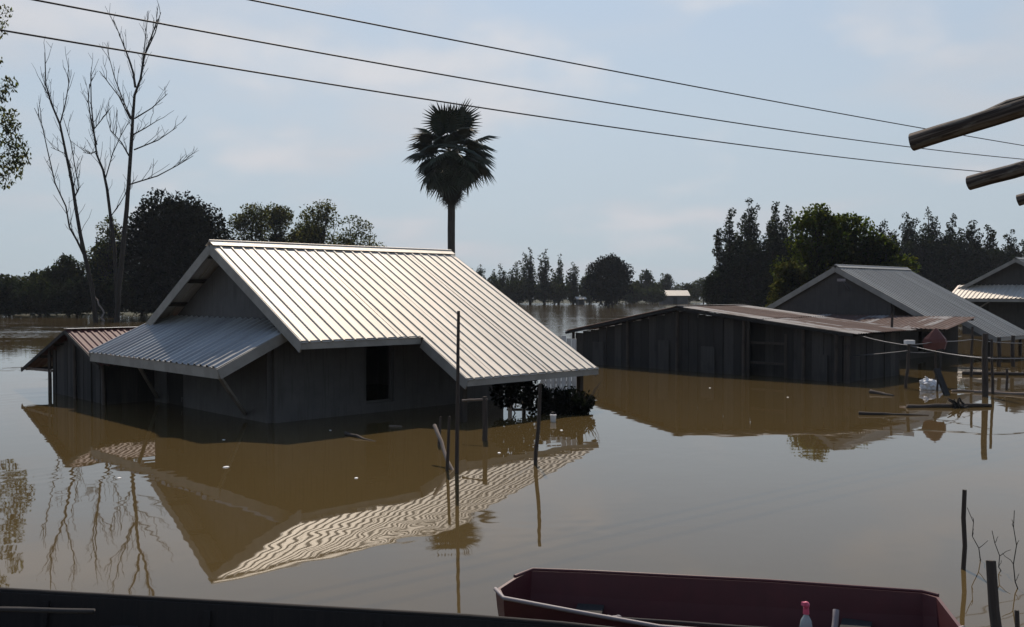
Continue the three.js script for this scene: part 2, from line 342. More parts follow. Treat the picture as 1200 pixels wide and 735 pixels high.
  part(t, 'ceiling', box(LEN - 0.5, 0.02, 5.0, LEN / 2 + 0.06, 1.66, -0.43), M.timber);
  const door = part(t, 'door', box(0.04, 1.8, 0.83, 0.15, 0.1, -1.925), M.boards[3]);
  part(door, 'handle', box(0.05, 0.1, 0.03, 0.11, 0.15, -1.6), M.darkFrame);
  for (const x of [STEP + 0.2, LEN - 0.15]) part(t, 'post', box(0.1, 2.42, 0.1, x, -0.40, EXT - 0.35), M.timber);
  if (o.awning) {
    const aw = new THREE.Group(); aw.name = 'awning'; t.add(aw);
    const k = 0.461, a = Math.atan(k), y0 = 1.96, x0 = 0.45, run = 1.68, z0 = -3.42, z1 = z0 + 25 * P0 * 0.995;
    sheets(aw, 'awning_sheet', [3, 3, 3, 3, 3, 3, 3, 3, 1], P0 * 0.995, run / Math.cos(a) + 0.04, a, -Math.PI / 2, [x0, y0, z0], (i) => o.porch[i % 3], { base: 0.11, top: 0.045, h: 0.036 }, rnd);
    const xf = x0 - run, yf = y0 - k * run, d = 0.19;
    part(aw, 'fascia_board', box(0.028, d, z1 - z0 - 0.1, xf - 0.004, yf - d / 2 - 0.02, (z0 + z1) / 2 + 0.06), M.fascia);
    for (const z of [z0 + 0.13, z1 + 0.025]) part(aw, 'fascia_board', bar(V(z < 0 ? 0.06 : x0 - 0.06, y0 - 0.1 - k * (z < 0 ? 0.39 : 0.06), z), V(xf - 0.016, yf - 0.125, z), 0.028, d), M.fascia);
    for (const x of [-0.35, -0.95]) part(aw, 'purlin', box(0.05, 0.08, z1 - z0 - 0.2, x, y0 - k * (x0 - x) - 0.06, (z0 + z1) / 2 + 0.05), M.timber);
    for (const [z, w] of [[-0.9, -2.8], [2.6, 1.3]]) part(aw, 'strut', bar(V(xf + 0.05, yf - 0.12, z), V(0.06, 0.1, w), 0.06, 0.06), M.fascia);
  }
  return t;
}
gableHouse({ x: -6.228, z: -19.416, zinc: M.zinc, porch: M.galvanised, wall: M.concrete, awning: true, seed: 1, label: 'flooded grey house with bright cream ribbed metal roof and side awning beside tall thin pole' });
const greyZinc = [1, 0.93, 1.05].map((f) => STD({ map: mapZinc, color: lin(0.56 * f, 0.60 * f, 0.64 * f), metalness: 0.3, roughness: 0.55, bumpMap: bumpSoft, bumpScale: 0.0012 }));
const h2 = gableHouse({ x: 12.4, z: -36, zinc: greyZinc, wall: M.darkWall, awning: false, seed: 2, label: 'flooded house with dull grey ribbed roof behind the rusty shed' });
gableHouse({ x: 29.5, y: 1.0, z: -55, zinc: greyZinc, porch: M.zinc, wall: M.darkWall, awning: true, seed: 3, label: 'house with grey gable and pale awning beyond the dull grey roofed house' });
{ // rusty lean-to on the front of the grey-roofed house
  const rnd = rng(77), t = new THREE.Group(); t.name = 'lean_to'; h2.add(t);
  sheets(t, 'roof_sheet', [5, 5, 5, 5, 5, 5, 5, 5, 5], 0.15, 2.55, 0.14, -Math.PI / 2, [-0.03, 1.66, -1.6], (i) => [M.rustFull, M.rustHalf, M.rustFull][i % 3], { base: 0.1, top: 0.04, h: 0.02 }, rnd);
  part(t, 'purlin', box(0.06, 0.08, 6.6, -2.4, 1.25, 1.75), M.timber);
  for (const z of [-1.4, 1.7, 4.9]) part(t, 'post', limb(bent(V(-2.4, -1.5, z), V(-2.4, 1.22, z), 3, 0.04, rnd), 0.05, 0.04, 6), M.pole);
  part(t, 'eave_beam', box(0.06, 0.07, 1.4, -0.1, 1.58, 4.4), M.timber);
  const lamp = part(h2, 'lamp_arm', bar(V(0.06, 2.6, 0.55), V(-0.5, 2.95, 0.55), 0.03), M.wire);
  part(lamp, 'lamp_head', box(0.35, 0.1, 0.16, -0.62, 2.98, 0.55), M.hullTrim);
}

// board-walled sheds
function boardWall(parent, along, from, to, fixed, topAt, rnd, width, skip = () => false) {
  for (let s = from; s < to - 0.02;) {
    const w = Math.min(width * (0.7 + 0.6 * rnd()), to - s), mid = s + w / 2;
    if (!skip(mid)) {
      const top = topAt(mid) - 0.05 - rnd() * 0.05, b = -1.3, h = top - b, off = (rnd() - 0.5) * 0.035;
      const g = along === 'z' ? box(0.025, h, w - 0.012, fixed + off, b + h / 2, mid) : box(w - 0.012, h, 0.025, mid, b + h / 2, fixed + off);
      const m = part(parent, 'board', g, M.boards[Math.floor(rnd() * 4)]);
    }
    s += w;
  }
}
{
  const rnd = rng(41), t = thing('board_shed', 'low wide dark board shed with rusty tin roof standing in the flood', 'shed', [5.26, 0, -30], AZ);
  const H = 2.05, sr = 0.112, sl = 0.19, L = 3.9, roof = new THREE.Group(); roof.name = 'roof'; t.add(roof);
  const mats = [M.rustLight, M.rustFull, M.rustFull, M.rustFull, M.rustLight], prof = { base: 0.1, top: 0.04, h: 0.022 };
  sheets(roof, 'roof_sheet', [5, 5, 5, 5, 6], 0.15, 3.1, Math.atan(sr), 0, [0, H + 0.02, 0], (i) => mats[i], prof, rnd);
  sheets(roof, 'roof_sheet', [5, 5, 5, 5, 6], 0.15, 3.15, Math.atan(sr), 0, [0.02, H - sr * 2.9, 2.9], (i) => [M.rustLight, M.rustHalf, M.rustFull, M.rustFull, M.rustHalf][i], prof, rnd);
  sheets(roof, 'roof_sheet', [5, 5, 5, 5, 6], 0.15, 4.95, Math.atan(sl), Math.PI, [3.9, H + 0.02, 0], (i) => [M.rustHalf, M.rustFull, M.rustLight][i % 3], prof, rnd);
  part(roof, 'ridge_cap', mergeGeometries([box(L, 0.006, 0.22, L / 2, H + 0.05, 0.1), box(L, 0.006, 0.2, L / 2, H + 0.047, -0.1)]), M.rustLight);
  part(roof, 'barge_board', bar(V(-0.02, H - 0.06, 0), V(-0.02, H - 0.06 - sr * 5.9, 5.9), 0.03, 0.09), M.boards[3]);
  part(roof, 'barge_board', bar(V(-0.02, H - 0.06, 0), V(-0.02, H - 0.06 - sl * 4.8, -4.8), 0.03, 0.09), M.boards[3]);
  const top = (z) => H - (z > 0 ? sr * z : -sl * z) - 0.06;
  boardWall(t, 'z', -4.5, 5.6, 0.2, top, rnd, 0.3, (z) => z > 2.55 && z < 3.75);
  for (const [z, w, h] of [[-3.4, 0.5, 0.9], [-0.6, 0.42, 1.2], [1.1, 0.5, 0.95], [4.9, 0.4, 0.8]]) part(t, 'patch_board', box(0.02, h, w, 0.13, 0.35, z), M.boards[2]);
  boardWall(t, 'z', 2.4, 3.9, 0.5, (z) => top(z) + 0.07, rnd, 0.4);
  for (const [z, h] of [[2.52, 1.4], [3.78, 1.3]]) part(t, 'door_post', box(0.06, h + 1.2, 0.08, 0.17, (h - 1.2) / 2, z), M.timber);
  boardWall(t, 'z', -4.5, 5.6, L - 0.2, top, rnd, 0.34);
  boardWall(t, 'x', 0.25, L - 0.25, -4.5, () => top(-4.5), rnd, 0.34);
  boardWall(t, 'x', 0.25, L - 0.25, 5.6, () => top(5.6), rnd, 0.34);
  for (const z of [-4.55, -2.1, -0.05, 2.4, 4.35, 5.65]) part(t, 'post', limb(bent(V(0.12, -1.4, z), V(0.12, top(z) - 0.02, z), 3, 0.03, rnd), 0.06, 0.05, 7), M.pole);
  for (const z of [5.75, 5.4]) part(t, 'post', limb(bent(V(0.0, -1.4, z), V(0.05, top(z), z), 4, 0.06, rnd), 0.055, 0.045, 7), M.pole);
  for (const y of [0.4, 1.0]) part(t, 'rail', box(0.04, 0.07, 9.9, 0.26, y, 0.55), M.timber);
}
{
  const rnd = rng(43), t = thing('board_shed', 'small shed with dark red and white roof sheets beside the grey house awning', 'shed', [-10.62, 0, -22.3], AZ);
  const H = 1.62, s = 0.34, a = Math.atan(s), L = 4.4, roof = new THREE.Group(); roof.name = 'roof'; t.add(roof);
  const prof = { base: 0.09, top: 0.04, h: 0.024 };
  sheets(roof, 'roof_sheet', [5, 5, 5, 2, 3, 4, 4], 0.155, 2.3, a, 0, [0, H, 0], (i) => [M.redSheet, M.redSheet, M.redSheet, M.redSheet, M.whiteBoard, M.rustFull, M.rustLight][i], prof, rnd);
  sheets(roof, 'roof_sheet', [5, 5, 5, 5, 5, 3], 0.155, 3.5, a, Math.PI, [L - 0.06, H, 0], (i) => [M.rustHalf, M.redSheet][i % 2], prof, rnd);
  part(roof, 'ridge_cap', mergeGeometries([box(L, 0.006, 0.16, L / 2, H + 0.03, 0.06), box(L, 0.006, 0.14, L / 2, H + 0.027, -0.07)]), M.whiteBoard);
  part(roof, 'barge_board', bar(V(-0.02, H - 0.05, 0), V(-0.02, H - 0.05 - s * 3.25, -3.25), 0.025, 0.08), M.boards[3]);
  part(roof, 'barge_board', bar(V(-0.02, H - 0.05, 0), V(-0.02, H - 0.05 - s * 2.15, 2.15), 0.025, 0.08), M.boards[0]);
  for (const z of [-1.0, -2.0, -3.1, 1.2]) part(roof, 'purlin', box(L - 0.1, 0.07, 0.05, L / 2, H - s * Math.abs(z) - 0.06, z), M.timber);
  part(roof, 'tie_beam', bar(V(0.02, 0.52, -3.35), V(0.12, 0.56, -1.3), 0.05, 0.06), M.paleStick);
  const top = (z) => H - s * Math.abs(z) - 0.04;
  boardWall(t, 'z', -1.4, 2.0, 0.18, top, rnd, 0.24);
  boardWall(t, 'x', 0.2, L - 0.2, -1.4, () => top(-1.4), rnd, 0.3);
  boardWall(t, 'x', 0.2, L - 0.2, 2.0, () => top(2.0), rnd, 0.3);
  boardWall(t, 'z', -1.4, 2.0, L - 0.2, top, rnd, 0.3);
  for (const z of [-1.45, 0.3, 2.05]) part(t, 'post', limb(bent(V(0.1, -1.4, z), V(0.1, top(z), z), 3, 0.03, rnd), 0.05, 0.04, 6), M.pole);
}

// ------------------------------------------------------------------ trees
function leafCloud(spots, n, size, tint, rnd, { aspect = 0.55, droop = 0, shell = 0.45, squash = 1 } = {}) {
  const pos = new Float32Array(n * 12), nor = new Float32Array(n * 12), col = new Float32Array(n * 12), idx = new Uint32Array(n * 6);
  let tot = 0; const cum = spots.map((s) => (tot += s[3] ** 2.2));
  const d = V(), u = V(), w = V(), nn = V(), c = V();
  const jitter = spots.map(() => 0.8 + 0.4 * rnd());
  for (let i = 0; i < n; i++) {
    const pickAt = rnd() * tot; let k = cum.findIndex((v) => v >= pickAt); if (k < 0) k = 0;
    const [sx, sy, sz, r] = spots[k];
    do d.set(rnd() * 2 - 1, rnd() * 2 - 1, rnd() * 2 - 1); while (d.lengthSq() > 1 || d.lengthSq() < 0.01);
    const q = d.length(); d.multiplyScalar(Math.pow(q, shell) / q * r * (0.85 + 0.3 * rnd()));
    c.set(sx + d.x, sy + d.y * squash, sz + d.z);
    u.set(rnd() - 0.5, rnd() - 0.5 - droop, rnd() - 0.5).normalize(); w.set(rnd() - 0.5, rnd() - 0.5, rnd() - 0.5).cross(u).normalize(); nn.crossVectors(u, w);
    const L = size * (0.6 + 0.8 * rnd()), B = L * aspect * (0.7 + 0.6 * rnd()), f = jitter[k] * (0.7 + 0.6 * rnd());
    const hue = 1 + 0.35 * (rnd() - 0.5);   // some leaves yellower, some greener, at random
    const pts = [c.clone().addScaledVector(u, -L / 2), c.clone().addScaledVector(w, B / 2), c.clone().addScaledVector(u, L / 2).addScaledVector(nn, L * 0.15), c.clone().addScaledVector(w, -B / 2)];
    pts.forEach((p, m) => { const o = i * 12 + m * 3; pos[o] = p.x; pos[o + 1] = p.y; pos[o + 2] = p.z; nor[o] = nn.x; nor[o + 1] = nn.y; nor[o + 2] = nn.z; col[o] = tint[0] * f * hue; col[o + 1] = tint[1] * f; col[o + 2] = tint[2] * f; });
    idx.set([0, 1, 2, 0, 2, 3].map((m) => i * 4 + m), i * 6);
  }
  const g = new THREE.BufferGeometry();
  g.setAttribute('position', new THREE.BufferAttribute(pos, 3)); g.setAttribute('normal', new THREE.BufferAttribute(nor, 3)); g.setAttribute('color', new THREE.BufferAttribute(col, 3)); g.setIndex(new THREE.BufferAttribute(idx, 1));
  return g;
}
// kind: how the clumps sit in the crown
function tree(name, label, category, group, [x, z, H, R], kind, seed, { n = 3000, size = 0.4, tint = [0.04, 0.06, 0.022], mat = LEAF, y = -0.2, droop = 0, lean = 0, low = 0.04 } = {}) {
  const rnd = rng(seed), t = thing(name, label, category, [x, y, z], 0, group), spots = [];
  H -= y;
  if (kind === 'round') {
    const lo = H * low, cy = (lo + H) / 2, ry = (H - lo) / 2;
    for (let i = 0; i < 46; i++) {
      const th = i * 2.4 + rnd() * 0.5, v = 1 - 2 * (i + 0.5) / 46, s = Math.sqrt(1 - v * v), r = R * (0.2 + 0.2 * rnd()), o = 0.86 + 0.22 * rnd();
      spots.push([Math.cos(th) * s * (R - r) * o, cy + v * (ry - r) * o, Math.sin(th) * s * (R - r) * o, r]);
    }
    spots.push([0, cy, 0, R * 0.6], [0, lo + R * 0.5, 0, R * 0.6], [0, cy + ry * 0.4, 0, R * 0.5]);
  } else if (kind === 'tall') {                        // several upright plumes
    const np = 4 + Math.floor(rnd() * 3);
    for (let k = 0; k < np; k++) {
      const th = k * 2.4 + rnd(), q = k ? R * (0.3 + 0.45 * rnd()) : 0, top = H * (k ? 0.7 + 0.25 * rnd() : 1), c = 16;
      for (let i = 0; i < c; i++) {
        const v = i / (c - 1), f = 0.45 + 0.55 * v, r = R * (0.42 - 0.24 * v) * (0.75 + 0.5 * rnd());
        spots.push([Math.cos(th) * q * f + (rnd() - 0.5) * R * 0.34 + lean * v, H * 0.14 + (top - H * 0.14) * v - r * v, Math.sin(th) * q * f + (rnd() - 0.5) * R * 0.4, r]);
      }
    }
  } else {                                              // 'wide': uneven lobes on spreading limbs
    for (let i = 0; i < 64; i++) {
      const th = i * 2.4 + rnd(), v = rnd(), dome = Math.sqrt(Math.max(0, 1 - (v * 1.15 - 0.2) ** 2)), r = R * (0.16 + 0.24 * rnd()), q = Math.sqrt(rnd()) * dome * (0.8 + 0.4 * rnd());
      spots.push([Math.cos(th) * q * (R - r * 0.4), H * (0.16 + 0.06 * rnd()) + v * (H * 0.82 - r), Math.sin(th) * q * (R - r * 0.4), r]);
    }
    spots.push([0, H * 0.42, 0, R * 0.5], [R * 0.1, H * 0.6, 0, R * 0.42], [R * 0.15 * (rnd() - 0.5), H - R * 0.24, 0, R * 0.24]);
  }
  const wood = [limb(bent(V(0, -0.6, 0), V(lean * 0.8, H * 0.85, 0), 6, 0.03 * H, rnd), 0.022 * H + 0.05, 0.03, 7)];
  for (const [sx, sy, sz, r] of spots) if (rnd() < 0.45) { const b = sy * (0.35 + 0.3 * rnd()); wood.push(limb(bent(V(lean * 0.8 * b / H, b, 0), V(sx, sy, sz), 3, 0.25, rnd), 0.007 * H + 0.02, 0.02, 5)); }
  part(t, 'trunk', mergeGeometries(wood), M.bark);
  part(t, 'crown', leafCloud(spots, Math.round(n * 1.7), size * 0.85, tint, rnd, { droop, shell: kind === 'wide' ? 1.0 : 0.75, squash: kind === 'tall' ? 1.15 : 0.9 }), mat);
  return t;
}
// leaf colours; each leaf reflects about half of this and lets about half through
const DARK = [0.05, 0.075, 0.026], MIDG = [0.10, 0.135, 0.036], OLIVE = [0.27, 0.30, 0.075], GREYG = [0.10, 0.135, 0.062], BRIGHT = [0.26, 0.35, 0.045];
let seed = 100;
const ORD = ['first', 'second', 'third', 'fourth', 'fifth', 'sixth', 'seventh', 'eighth', 'ninth', 'tenth', 'eleventh', 'twelfth'];
const ordered = (list, make) => list.forEach((a, i) => make(a, ORD[i]));   // rows counted from a landmark
// left bank
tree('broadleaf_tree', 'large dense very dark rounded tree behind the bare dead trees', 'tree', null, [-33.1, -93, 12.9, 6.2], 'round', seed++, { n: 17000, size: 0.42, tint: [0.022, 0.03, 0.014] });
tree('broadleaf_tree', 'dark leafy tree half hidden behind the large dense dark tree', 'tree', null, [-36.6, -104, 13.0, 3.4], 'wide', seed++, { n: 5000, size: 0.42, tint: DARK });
ordered([[-30.2, -109, 13.0, 3.7], [-27.6, -112, 13.1, 3.2], [-25.0, -114, 11.8, 3.8], [-21.3, -105, 13.0, 4.0], [-18.2, -110, 11.6, 3.4]], (a, nth) => tree('broadleaf_tree', `${nth} feathery olive tree over the cream roof ridge counting from the dense dark tree`, 'tree', 'olive trees over the cream roof', a, 'wide', seed++, { n: 4800, size: 0.34, tint: OLIVE, mat: LEAF_MID }));
ordered([[-43.9, -103, 8.6, 2.8], [-46.5, -107, 7.6, 2.8], [-49.6, -105, 6.8, 3.0], [-53.5, -112, 5.6, 3.0], [-57.0, -115, 5.6, 3.2], [-58.9, -110, 4.9, 3.1], [-62.5, -112, 5.0, 3.4]], (a, nth) => tree('bank_tree', `${nth} low bushy bank tree counting away from the bare dead trees`, 'tree', 'low trees along the left bank', a, 'wide', seed++, { n: 3600, size: 0.42, tint: MIDG }));
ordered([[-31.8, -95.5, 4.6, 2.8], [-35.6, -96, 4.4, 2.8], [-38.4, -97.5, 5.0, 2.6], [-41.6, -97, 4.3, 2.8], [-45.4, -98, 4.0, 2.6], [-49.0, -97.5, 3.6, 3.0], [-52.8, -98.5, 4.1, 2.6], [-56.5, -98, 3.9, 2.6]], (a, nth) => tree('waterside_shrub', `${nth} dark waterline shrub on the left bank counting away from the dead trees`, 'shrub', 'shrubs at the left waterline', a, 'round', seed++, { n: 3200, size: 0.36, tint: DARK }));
tree('broadleaf_tree', 'sparse pale tree behind the trunks of the dead trees', 'tree', null, [-43.2, -101, 10.6, 2.4], 'wide', seed++, { n: 2000, size: 0.34, tint: OLIVE, mat: LEAF_MID });
// tree leaning in from the side, only its hanging leaf sprays in view
{
  const rnd = rng(207), t = thing('hanging_leaf_tree', 'tall tree with loose hanging olive leaf sprays, trunk out to the side', 'tree', [-44.8, -0.2, -73]);
  const sp = [[5.9, 18.8, 0, 0.7], [5.5, 17.9, 0.6, 0.7], [5.6, 16.3, 0, 0.9], [6.2, 15.8, 0.4, 0.75], [5.9, 14.6, 0.2, 1.0], [6.5, 14.0, 0, 0.9], [6.9, 13.1, 0.3, 0.75], [5.8, 12.9, -0.4, 1.0], [6.2, 12.1, 0, 0.8], [5.5, 11.4, 0.3, 0.7], [5.6, 24.3, 0, 0.6], [5.0, 23.2, 0, 0.9], [4.2, 20.6, 0.5, 1.3], [3.2, 17.0, 0, 1.6], [3.6, 13.5, 0, 1.5], [2.4, 21.5, 0.4, 1.6], [0.4, 19.0, 0, 2.0], [-1.5, 16.0, 0.8, 2.0], [0.8, 22.6, -0.8, 1.6], [-2.6, 19.8, 0, 1.8], [1.6, 14.5, 1.4, 1.6]];
  const wood = [limb(bent(V(0, -0.6, 0), V(0.6, 22, 0), 8, 0.5, rnd), 0.42, 0.06, 8)];
  for (const [x, y, z] of sp) wood.push(limb(bent(V(0.4, y - 2.2, 0), V(x, y, z), 5, 0.5, rnd), 0.07, 0.015, 5));
  part(t, 'trunk', mergeGeometries(wood), M.bark);
  part(t, 'crown', leafCloud(sp, 5200, 0.34, OLIVE, rnd, { droop: 0.5, aspect: 0.42, shell: 0.8 }), LEAF_MID);
}
// bare dead trees
function deadTree(label, x, z, lines, r0, sd) {
  const rnd = rng(sd), t = thing('dead_tree', label, 'dead tree', [x, 0, z], 0, 'bare dead trees'), main = lines[0];
  const depth = lines.map(() => (rnd() - 0.5) * 0.5), toP = (l, k) => l.map(([a, b], i) => V(a, b, (k ? depth[k] : 0.06) * i + (rnd() - 0.5) * 0.15));
  const trunkPts = toP(main, 0);
  part(t, 'trunk', limb(trunkPts, r0, 0.035, 8, 0.12, rnd), M.deadwood);
  lines.forEach((l, k) => {
    const pts = k ? toP(l, k) : trunkPts, twigs = [];
    if (k) {
      let near = trunkPts[0]; for (const q of trunkPts) if (q.distanceTo(pts[0]) < near.distanceTo(pts[0])) near = q;
      if (k > 0 && near.distanceTo(pts[0]) < 1.6) pts[0].z = near.z;
    }
    const r = Math.max(0.05, r0 * (k === 1 ? 0.42 : 0.26));
    if (k) twigs.push(limb(pts, r, 0.022, 6, 0.1, rnd));
    for (let i = Math.max(1, k ? 1 : 4); i < pts.length; i++) for (let m = 0; m < 3; m++) {
      const f = rnd(), a = pts[i - 1].clone().lerp(pts[i], f), dir = pts[i].clone().sub(pts[i - 1]).normalize().add(V((rnd() - 0.5) * 1.5, 0.35 + 0.4 * rnd(), (rnd() - 0.5) * 1.5)).normalize(), len = 0.7 + rnd() * 1.7;
      const b = a.clone().addScaledVector(dir, len);
      twigs.push(limb(bent(a, b, 3, 0.18, rnd), 0.026, 0.012, 4));
      if (rnd() < 0.6) { const c = a.clone().lerp(b, 0.5 + 0.3 * rnd()); twigs.push(limb([c, c.clone().add(V((rnd() - 0.5) * 0.9, 0.3 + 0.6 * rnd(), (rnd() - 0.5) * 0.6))], 0.018, 0.01, 4)); }
    }
    part(t, k ? 'branch' : 'twigs', mergeGeometries(twigs), M.deadwood);
  });
}
deadTree('tallest bare dead tree, forking high above the small red shed', -33.73, -80, [[[0, -0.6], [0.22, 2.61], [0.65, 6.39], [1.02, 9.59], [1.21, 11.77], [1.53, 15.26], [1.67, 17], [1.89, 19.18], [2.4, 20.49], [2.76, 22.46], [3.2, 23.55], [4, 25.51]], [[1.96, 19.84], [1.67, 21.15], [1.24, 22.46], [0.8, 23.76], [0.15, 25.51]], [[1.67, 17], [0.8, 18.75], [0.15, 20.71], [-0.29, 22.67]], [[1.45, 17.22], [0.36, 19.18], [-1.38, 21.37]], [[1.82, 17.22], [3.2, 18.17], [4.51, 19.4]], [[1.74, 14.6], [3.64, 15.48], [5.23, 16.57]], [[1.31, 11.7], [3.64, 12.42], [5.38, 13.3], [6.76, 14.1]], [[1.31, 14.1], [0.58, 15.26], [-0.29, 16.28], [-0.51, 17.08]], [[2.4, 20.49], [2.54, 23.11], [2.84, 26.45]], [[1.6, 15.84], [2.62, 16.42], [3.93, 17.15]], [[2.76, 22.46], [3.49, 24.56], [3.93, 26.31]]], 0.25, 61);
deadTree('shorter bare dead tree standing between the other two dead trees', -34.31, -81.5, [[[0, -0.6], [-0.07, 3.48], [-0.15, 6.75], [-0.44, 9.08], [-0.65, 11.48], [-0.95, 13.08], [-1.45, 14.39], [-1.67, 16.35], [-1.89, 18.75], [-1.82, 21.37]], [[-1.45, 15.26], [-2.11, 17], [-2.54, 19.18], [-2.54, 20.71]], [[-0.73, 12.42], [-0.36, 14.6], [0.29, 16.13], [1.02, 17.66]], [[-1.53, 14.68], [-2.18, 14.53], [-2.91, 14.68]], [[-1.67, 16.57], [-1.09, 17.44], [-0.51, 18.17]], [[-0.44, 9.08], [0.29, 10.39], [1.09, 11.91]]], 0.19, 62);
deadTree('bare dead tree with two leaning stems dividing low down', -35.04, -79, [[[0, -0.6], [-0.29, 2.75], [-0.8, 5.44], [-1.16, 7.33], [-1.45, 9.44], [-1.69, 11.48], [-2.25, 14.39], [-2.69, 16.57], [-3.34, 18.31], [-3.71, 19.84], [-3.78, 22.46]], [[-0.8, 5.44], [-1.45, 6.9], [-2.04, 7.99], [-2.25, 9.73], [-3.05, 11.62], [-3.56, 14.39], [-4, 16.57], [-4.51, 17.8]], [[-2.69, 16.57], [-2.33, 18.38], [-1.96, 19.91], [-1.82, 20.93]], [[-1.82, 12.93], [-2.47, 14.17], [-3.78, 14.75]], [[-3.34, 18.31], [-3.78, 18.89], [-4.43, 20.2]], [[-1.6, 10.39], [-1.24, 11.33], [-1.45, 12.93], [-1.74, 15.11], [-2.18, 16.93]]], 0.21, 63);

// fan palm
{
  const rnd = rng(300), t = thing('fan_palm', 'tall fan palm with round dark crown behind the cream roof', 'palm', [-4.32, -0.2, -67]);
  part(t, 'trunk', limb(bent(V(0, -0.5, 0), V(0, 12.8, 0), 12, 0.03, rnd), 0.30, 0.25, 10, 0.06, rnd), STD({ map: mapBark, color: lin(0.7, 0.68, 0.66), roughness: 1 }));
  const fanGeo = (sd, R, pet, spread, limp) => {
    const r = rng(sd), pos = [], seg = 30, q = (a, b, c) => pos.push(a.x, a.y, a.z, b.x, b.y, b.z, c.x, c.y, c.z);
    const C = V(0, 0, pet);
    for (let i = 0; i < seg; i++) {
      const th = (-0.5 + (i + 0.5) / seg) * spread, dth = spread / seg * 0.56, L = R * (0.82 + 0.18 * Math.cos(th * 0.55)) * (0.88 + 0.22 * r());
      const at = (ang, rad, lift) => C.clone().add(V(Math.sin(ang) * rad, lift - limp * (rad / R) ** 2 * R * 0.45, Math.cos(ang) * rad));
      const fold = 0.06 * R;
      const a0 = at(th - dth, L * 0.55, 0), a1 = at(th, L * 0.55, fold), a2 = at(th + dth, L * 0.55, 0), tip = at(th + (r() - 0.5) * 0.05, L, -0.12 * L * (r() + limp));
      q(C, a0, a1); q(C, a1, a2); q(a0, tip, a1); q(a1, tip, a2);
    }
    const p = limb([V(0, 0, 0), V(0, 0.08 * pet, pet * 0.5), C.clone()], 0.055, 0.03, 5).toNonIndexed(), pp = p.attributes.position.array;
    const g = new THREE.BufferGeometry(); g.setAttribute('position', new THREE.Float32BufferAttribute([...pos, ...pp], 3)); g.computeVertexNormals(); return g;
  };
  const live = [fanGeo(1, 1.55, 1.35, 4.4, 0.25), fanGeo(2, 1.4, 1.2, 4.2, 0.45), fanGeo(3, 1.5, 1.5, 4.6, 0.35)], dead = [fanGeo(4, 1.3, 0.95, 3.2, 0.9), fanGeo(5, 1.15, 1.05, 2.8, 1.1)];
  const green = [0.8, 1, 1.25].map((f) => STD({ color: lin(0.026 * f, 0.036 * f, 0.018 * f), roughness: 0.6 })), dry = [0.8, 1.1].map((f) => STD({ color: lin(0.036 * f, 0.03 * f, 0.022 * f), roughness: 0.9 }));
  const frond = (g, m, y, az, el, roll, s) => { const f = part(t, 'frond', g, m); f.position.set(Math.sin(az) * 0.15, y, Math.cos(az) * 0.15); f.rotation.set(-el, az, roll, 'YXZ'); f.scale.setScalar(s); };
  for (let i = 0; i < 48; i++) {
    const v = (i / 47) ** 0.8, el = (v < 0.2 ? 1.46 - 2.4 * v : 0.62 - 2.2 * (v - 0.2)) + (rnd() - 0.5) * 0.2;
    frond(live[i % 3], green[Math.floor(rnd() * 3)], 13.15 - 0.75 * v, i * 2.39996 + rnd() * 0.3, el, (rnd() - 0.5) * 0.7, 1.0 + 0.22 * rnd());
  }
  for (let i = 0; i < 34; i++) { const v = i / 33; frond(dead[i % 2], dry[i % 2], 12.2 - 1.7 * v, i * 2.39996 + 1, -1.12 - 0.36 * v + (rnd() - 0.5) * 0.15, (rnd() - 0.5) * 0.4, 1.05 - 0.2 * v); }
}

// far shore, in the gap between the roofs
ordered([[13.4, -205, 9.3, 2.5], [10.3, -206, 11.0, 2.3], [7.1, -205, 12.2, 2.4], [4.1, -206, 12.6, 2.6], [1.0, -207, 9.8, 2.6], [-2.6, -205, 9.2, 2.7], [-7.1, -207, 9.0, 3.0], [-10.4, -205, 8.4, 3.0]], (a, nth) => tree('slender_tree', `${nth} hazy slender far shore tree counting from the round tree standing in water`, 'tree', 'slender trees on the far shore', a, 'tall', seed++, { n: 2000, size: 0.5, tint: GREYG, y: -0.1 }));
ordered([[-12, -203, 6.4, 4.4], [-5, -203, 6.2, 4.4], [1.4, -203, 6.2, 4.8], [9.2, -203, 5.6, 5.0], [16.9, -204, 7.2, 2.8], [22.0, -206, 5.2, 3.4], [26.6, -208, 4.2, 3.2], [31.5, -210, 3.8, 3.4], [44.6, -208, 3.6, 2.6], [53.5, -212, 4.0, 3.4], [58.5, -210, 4.4, 3.4]], (a, nth) => tree('shore_shrub', `${nth} low far shore bush counting from the cream roof slope`, 'shrub', 'bushes along the far shore', a, 'round', seed++, { n: 2200, size: 0.55, tint: MIDG, y: -0.1 }));
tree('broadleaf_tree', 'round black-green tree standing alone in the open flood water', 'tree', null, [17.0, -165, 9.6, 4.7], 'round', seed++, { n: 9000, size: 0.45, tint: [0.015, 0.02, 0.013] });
ordered([[28.6, -236, 5.2, 3.0], [31.6, -238, 5.8, 3.0], [34.4, -240, 8.6, 2.6], [36.8, -246, 5.4, 3.4], [39.6, -242, 7.5, 2.6], [42.6, -226, 5.0, 2.6], [45.4, -222, 6.4, 3.6], [53.6, -243, 5.6, 3.2], [57.5, -240, 6.2, 3.4]], (a, nth) => tree('distant_tree', `${nth} small tree among the far roofs counting from the round tree in water`, 'tree', 'small trees among the far roofs', a, 'wide', seed++, { n: 1700, size: 0.5, tint: MIDG, y: -0.1 }));
